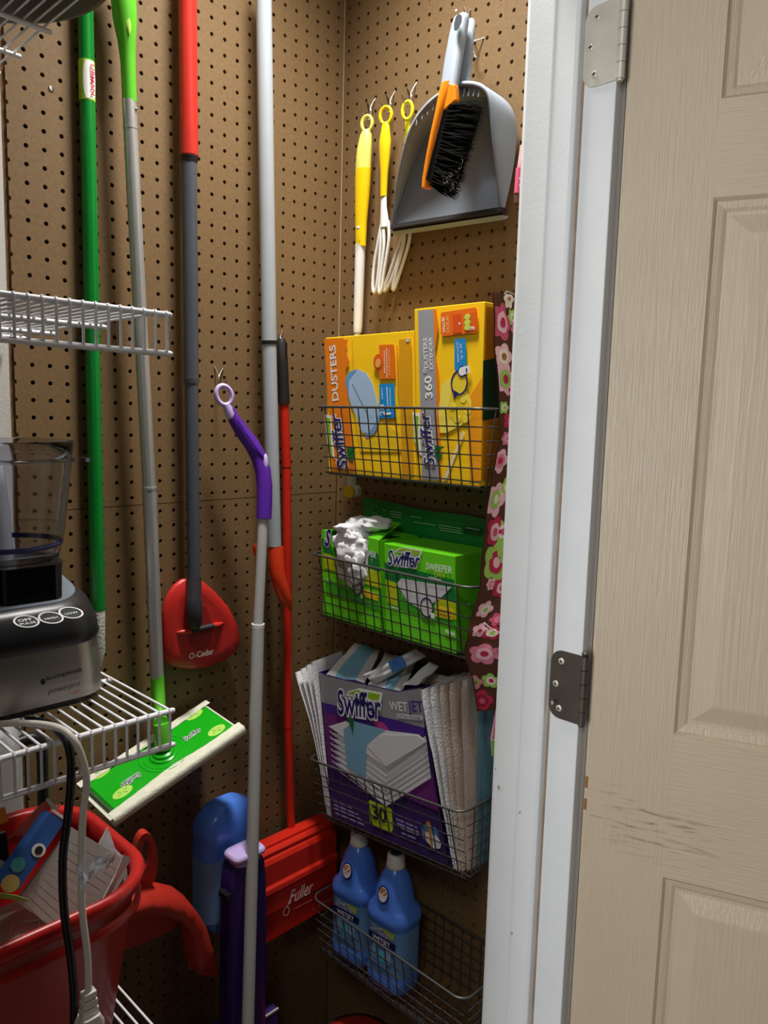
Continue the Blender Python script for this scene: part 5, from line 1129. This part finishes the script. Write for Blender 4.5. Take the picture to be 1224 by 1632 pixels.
for k in range(1900):
    f = R9.random(); s = R9.uniform(-.011, .011)
    x0 = 714 - 30*f + 2*R9.random(); y0 = 166 + 128*f
    root = PX(-.094+s, x0, y0); L_ = R9.uniform(.058, .074)*(1-.13*f)
    d = V((.10+R9.uniform(-.16, .16), -1, -.22-.32*f+R9.uniform(-.16, .16))).normalized()
    tip = root + d*L_; w = V((.0005, 0, .0007)); mid_ = root + d*L_*.55 + V((R9.uniform(-.002, .002), 0, R9.uniform(-.002, .002)))
    bz.add([root-w, root+w, mid_+w*.9, mid_-w*.9, tip], [(0, 1, 2, 3), (3, 2, 4)])
core = MB(); rg0 = []
for f in (0, .25, .5, .75, 1):
    a = PX(-.094, 714-30*f, 170+122*f); L_ = .060*(1-.15*f); d = V((.10, -1, -.22-.32*f)).normalized()
    rg0.append([a+V((-.009, 0, .004)), a+V((.009, 0, .004)), a+d*L_+V((.006, 0, 0)), a+d*L_+V((-.006, 0, 0))])
obj('bristle_core', core.loft(rg0, smooth=False), M((12, 11, 11), .95, spec=.05), br)
obj('bristles', bz, mat('black_bristle', (15, 14, 13), .95, var=.3, vscale=300, spec=.05), br, kind='stuff')
lz = MB()
for k in range(40):
    f = R9.uniform(.55, 1); q = PX(-.10+R9.uniform(-.01, .01), 728 - 10*f + R9.uniform(-16, 16), 230 + 80*f + R9.uniform(-14, 10)); pts = [q]
    for j in range(4): pts.append(pts[-1] + V((R9.uniform(-.003, .003), R9.uniform(-.004, .004), R9.uniform(-.004, .004))))
    lz.tube(pts, .00018, n=3)
obj('lint', lz, M((150, 146, 140), .9), br, kind='stuff')

# ------------------------------------------------------------------ floral apron and rolled cloth beside the frame
m_ap = mat('brown_apron_cotton', (84, 46, 30), .85, var=.08, vscale=40, bump=.25, bscale=600)
edge_ = [(785, 466), (788, 520), (791, 570), (795, 620), (797, 660), (796, 700), (789, 740), (780, 790), (773, 850), (768, 905), (762, 950), (752, 985), (744, 1015), (743, 1040), (749, 1070), (757, 1100), (761, 1134)]
LE = smooth_path([PY(-.478, x, y) for x, y in edge_], 4); zt_, zb_ = LE[0].z, LE[-1].z
def left(v):
    f = v*(len(LE)-1); i = min(int(f), len(LE)-2); return LE[i].lerp(LE[i+1], f-i)
def AP(u, v, o=0):
    l = left(v); w = .14
    x = l.x + w*u; y = l.y - .034*u + .009*math.sin(5*u+3.1*v) * min(1, 3*u) - .010*math.sin(2.2*v*3.14)*u + .004*noise.noise(V((u*4, v*14, 2)))
    return V((min(x, -.008) + o*.25, y - o, l.z + .006*u*math.cos(3*v)))
ap = thing('apron', 'brown apron printed with pink and green flowers hanging beside the baskets', 'apron', left(1))
obj('cloth', MB().grid(lambda u, v: AP(u, v), 20, 90).grid(lambda u, v: AP(u, v, -.0015), 20, 90), m_ap, ap)
def ap_uv(px_, py_):
    best = None
    for j in range(0, 91):
        for i in range(0, 21):
            q = AP(i/20, j/90) - CAM; l = RM.transposed() @ q; x, y = 612 - F*l.x/l.z, 816 + F*l.y/l.z
            d = (x-px_)**2 + (y-py_)**2
            if best is None or d < best[0]: best = (d, i/20, j/90)
    return best[1], best[2]
PK = M((226, 130, 160), .8); PL = M((240, 190, 200), .8); RD = M((190, 40, 76), .8); GN = M((160, 206, 96), .8); CR = M((240, 232, 212), .8); MG = M((206, 84, 120), .8)
ZH = zt_ - zb_
def flower(px_, py_, r, outer, inner, core, n=5, deep=.28):
    u, v = ap_uv(px_, py_)
    def at(a, b, o):
        uu = u + a/.14; vv = v - b/ZH
        return AP(uu, min(max(vv, 0), 1), o) if uu >= 0 else AP(0, min(max(vv, 0), 1), o)
    mb = MB()
    for rad, o, mi, dp_ in ((r, .0008, 0, deep), (r*.56, .0016, 1, .1), (r*.26, .0024, 2, 0)):
        N = 40; ring_ = [at(rad*(1 - dp_ + dp_*abs(math.cos(n*t/2)))*math.cos(t), rad*(1 - dp_ + dp_*abs(math.cos(n*t/2)))*math.sin(t), o) for t in [2*math.pi*k/N for k in range(N)]]
        mb.add([at(0, 0, o)] + ring_, [(0, k+1, (k+1) % N + 1) for k in range(N)], mi)
    obj('flower_print', mb, [outer, inner, core], ap)
for a in [(812, 474, .011, CR, CR, M((180, 110, 70), .8)), (815, 502, .008, GN, CR, GN), (797, 518, .019, MG, PL, RD), (822, 530, .011, PK, PL, PK), (802, 566, .015, PL, CR, M((170, 100, 60), .8)), (806, 606, .019, PL, GN, RD), (800, 650, .009, GN, CR, GN), (815, 672, .013, RD, MG, PK), (808, 700, .010, PK, PL, PK), (797, 735, .016, PL, PK, RD), (808, 776, .011, GN, CR, RD), (790, 797, .017, PL, GN, CR), (788, 850, .015, RD, PL, MG), (789, 892, .022, GN, RD, PL), (779, 930, .008, PL, PK, PL), (797, 938, .014, RD, PL, MG), (772, 970, .014, PL, CR, GN), (790, 985, .012, MG, PK, PK), (764, 1003, .013, PL, PL, RD), (785, 1010, .014, RD, CR, GN), (766, 1044, .020, PK, PL, RD), (795, 1040, .014, PK, MG, PL), (756, 1088, .013, PK, GN, RD), (782, 1084, .013, GN, CR, RD), (768, 1118, .016, RD, M((150, 26, 50), .8), MG), (800, 850, .012, GN, CR, MG), (812, 620, .009, PK, PL, RD)]:
    flower(a[0], a[1], a[2]*1.18, *a[3:], n=5 if a[2] > .0125 else 6)
pleat = smooth_path([left(.70)+V((.012, -.016, 0)), left(.715)+V((.03, -.022, -.006)), left(.73)+V((.06, -.032, -.012))], 4); obj('piping', MB().tube(pleat, .0012, n=6), M((232, 196, 204), .8), ap)
tl = [PY(-.50, *p) for p in ((797, 1110), (789, 1150), (784, 1178), (786, 1206), (800, 1190))]
obj('tie_end', MB().prism(tl, (0, .003, 0)), M((226, 150, 170), .8), ap); obj('tie_green', MB().prism([PY(-.504, *p) for p in ((784, 1180), (785, 1205), (792, 1200), (791, 1178))], (0, .002, 0)), M((150, 200, 96), .8), ap)
rc2 = thing('cloth_strap', 'small floral cloth strap hanging between the dustpan and the frame', 'strap', PY(-.485, 825, 325))
m_st = M((92, 48, 34), .8)
for (p, q, m) in (((833, 232), (829, 262), M((196, 150, 150), .5)), ((829, 262), (826, 292), PK), ((826.5, 268), (823.5, 308), MG), ((824, 308), (823, 324), m_st)):
    a, b = PY(-.470, *p), PY(-.470, *q); mb = MB()
    mb.loft([[c + V((math.cos(k*math.pi/6)*.012+.008, -math.sin(k*math.pi/6)*.006, 0)) for k in range(12)] for c in (a, a.lerp(b, .5), b)]); obj('cloth_fold', mb, m, rc2)
for p in ((829, 285), (829, 296)): disc(rc2, Fr(PY(-.4765, 828, 290), (.92, -.39, 0), (0, 0, 1)), p, .0024, .0024, PL, off=.0004)
obj('hook_loop', MB().tube([PY(-.47, 833, 232)+V((.01, 0, 0)), V((-.02, -.47, 1.85)), V((-.001, -.47, 1.865))], .0012, n=6), m_steel, rc2)
obj('hanging_loop', MB().tube([AP(.55, 0)+V((0, 0, -.002)), V((-.03, -.50, zt_+.05)), V((-.001, -.50, zt_+.06))], .002, n=6), m_ap, ap)
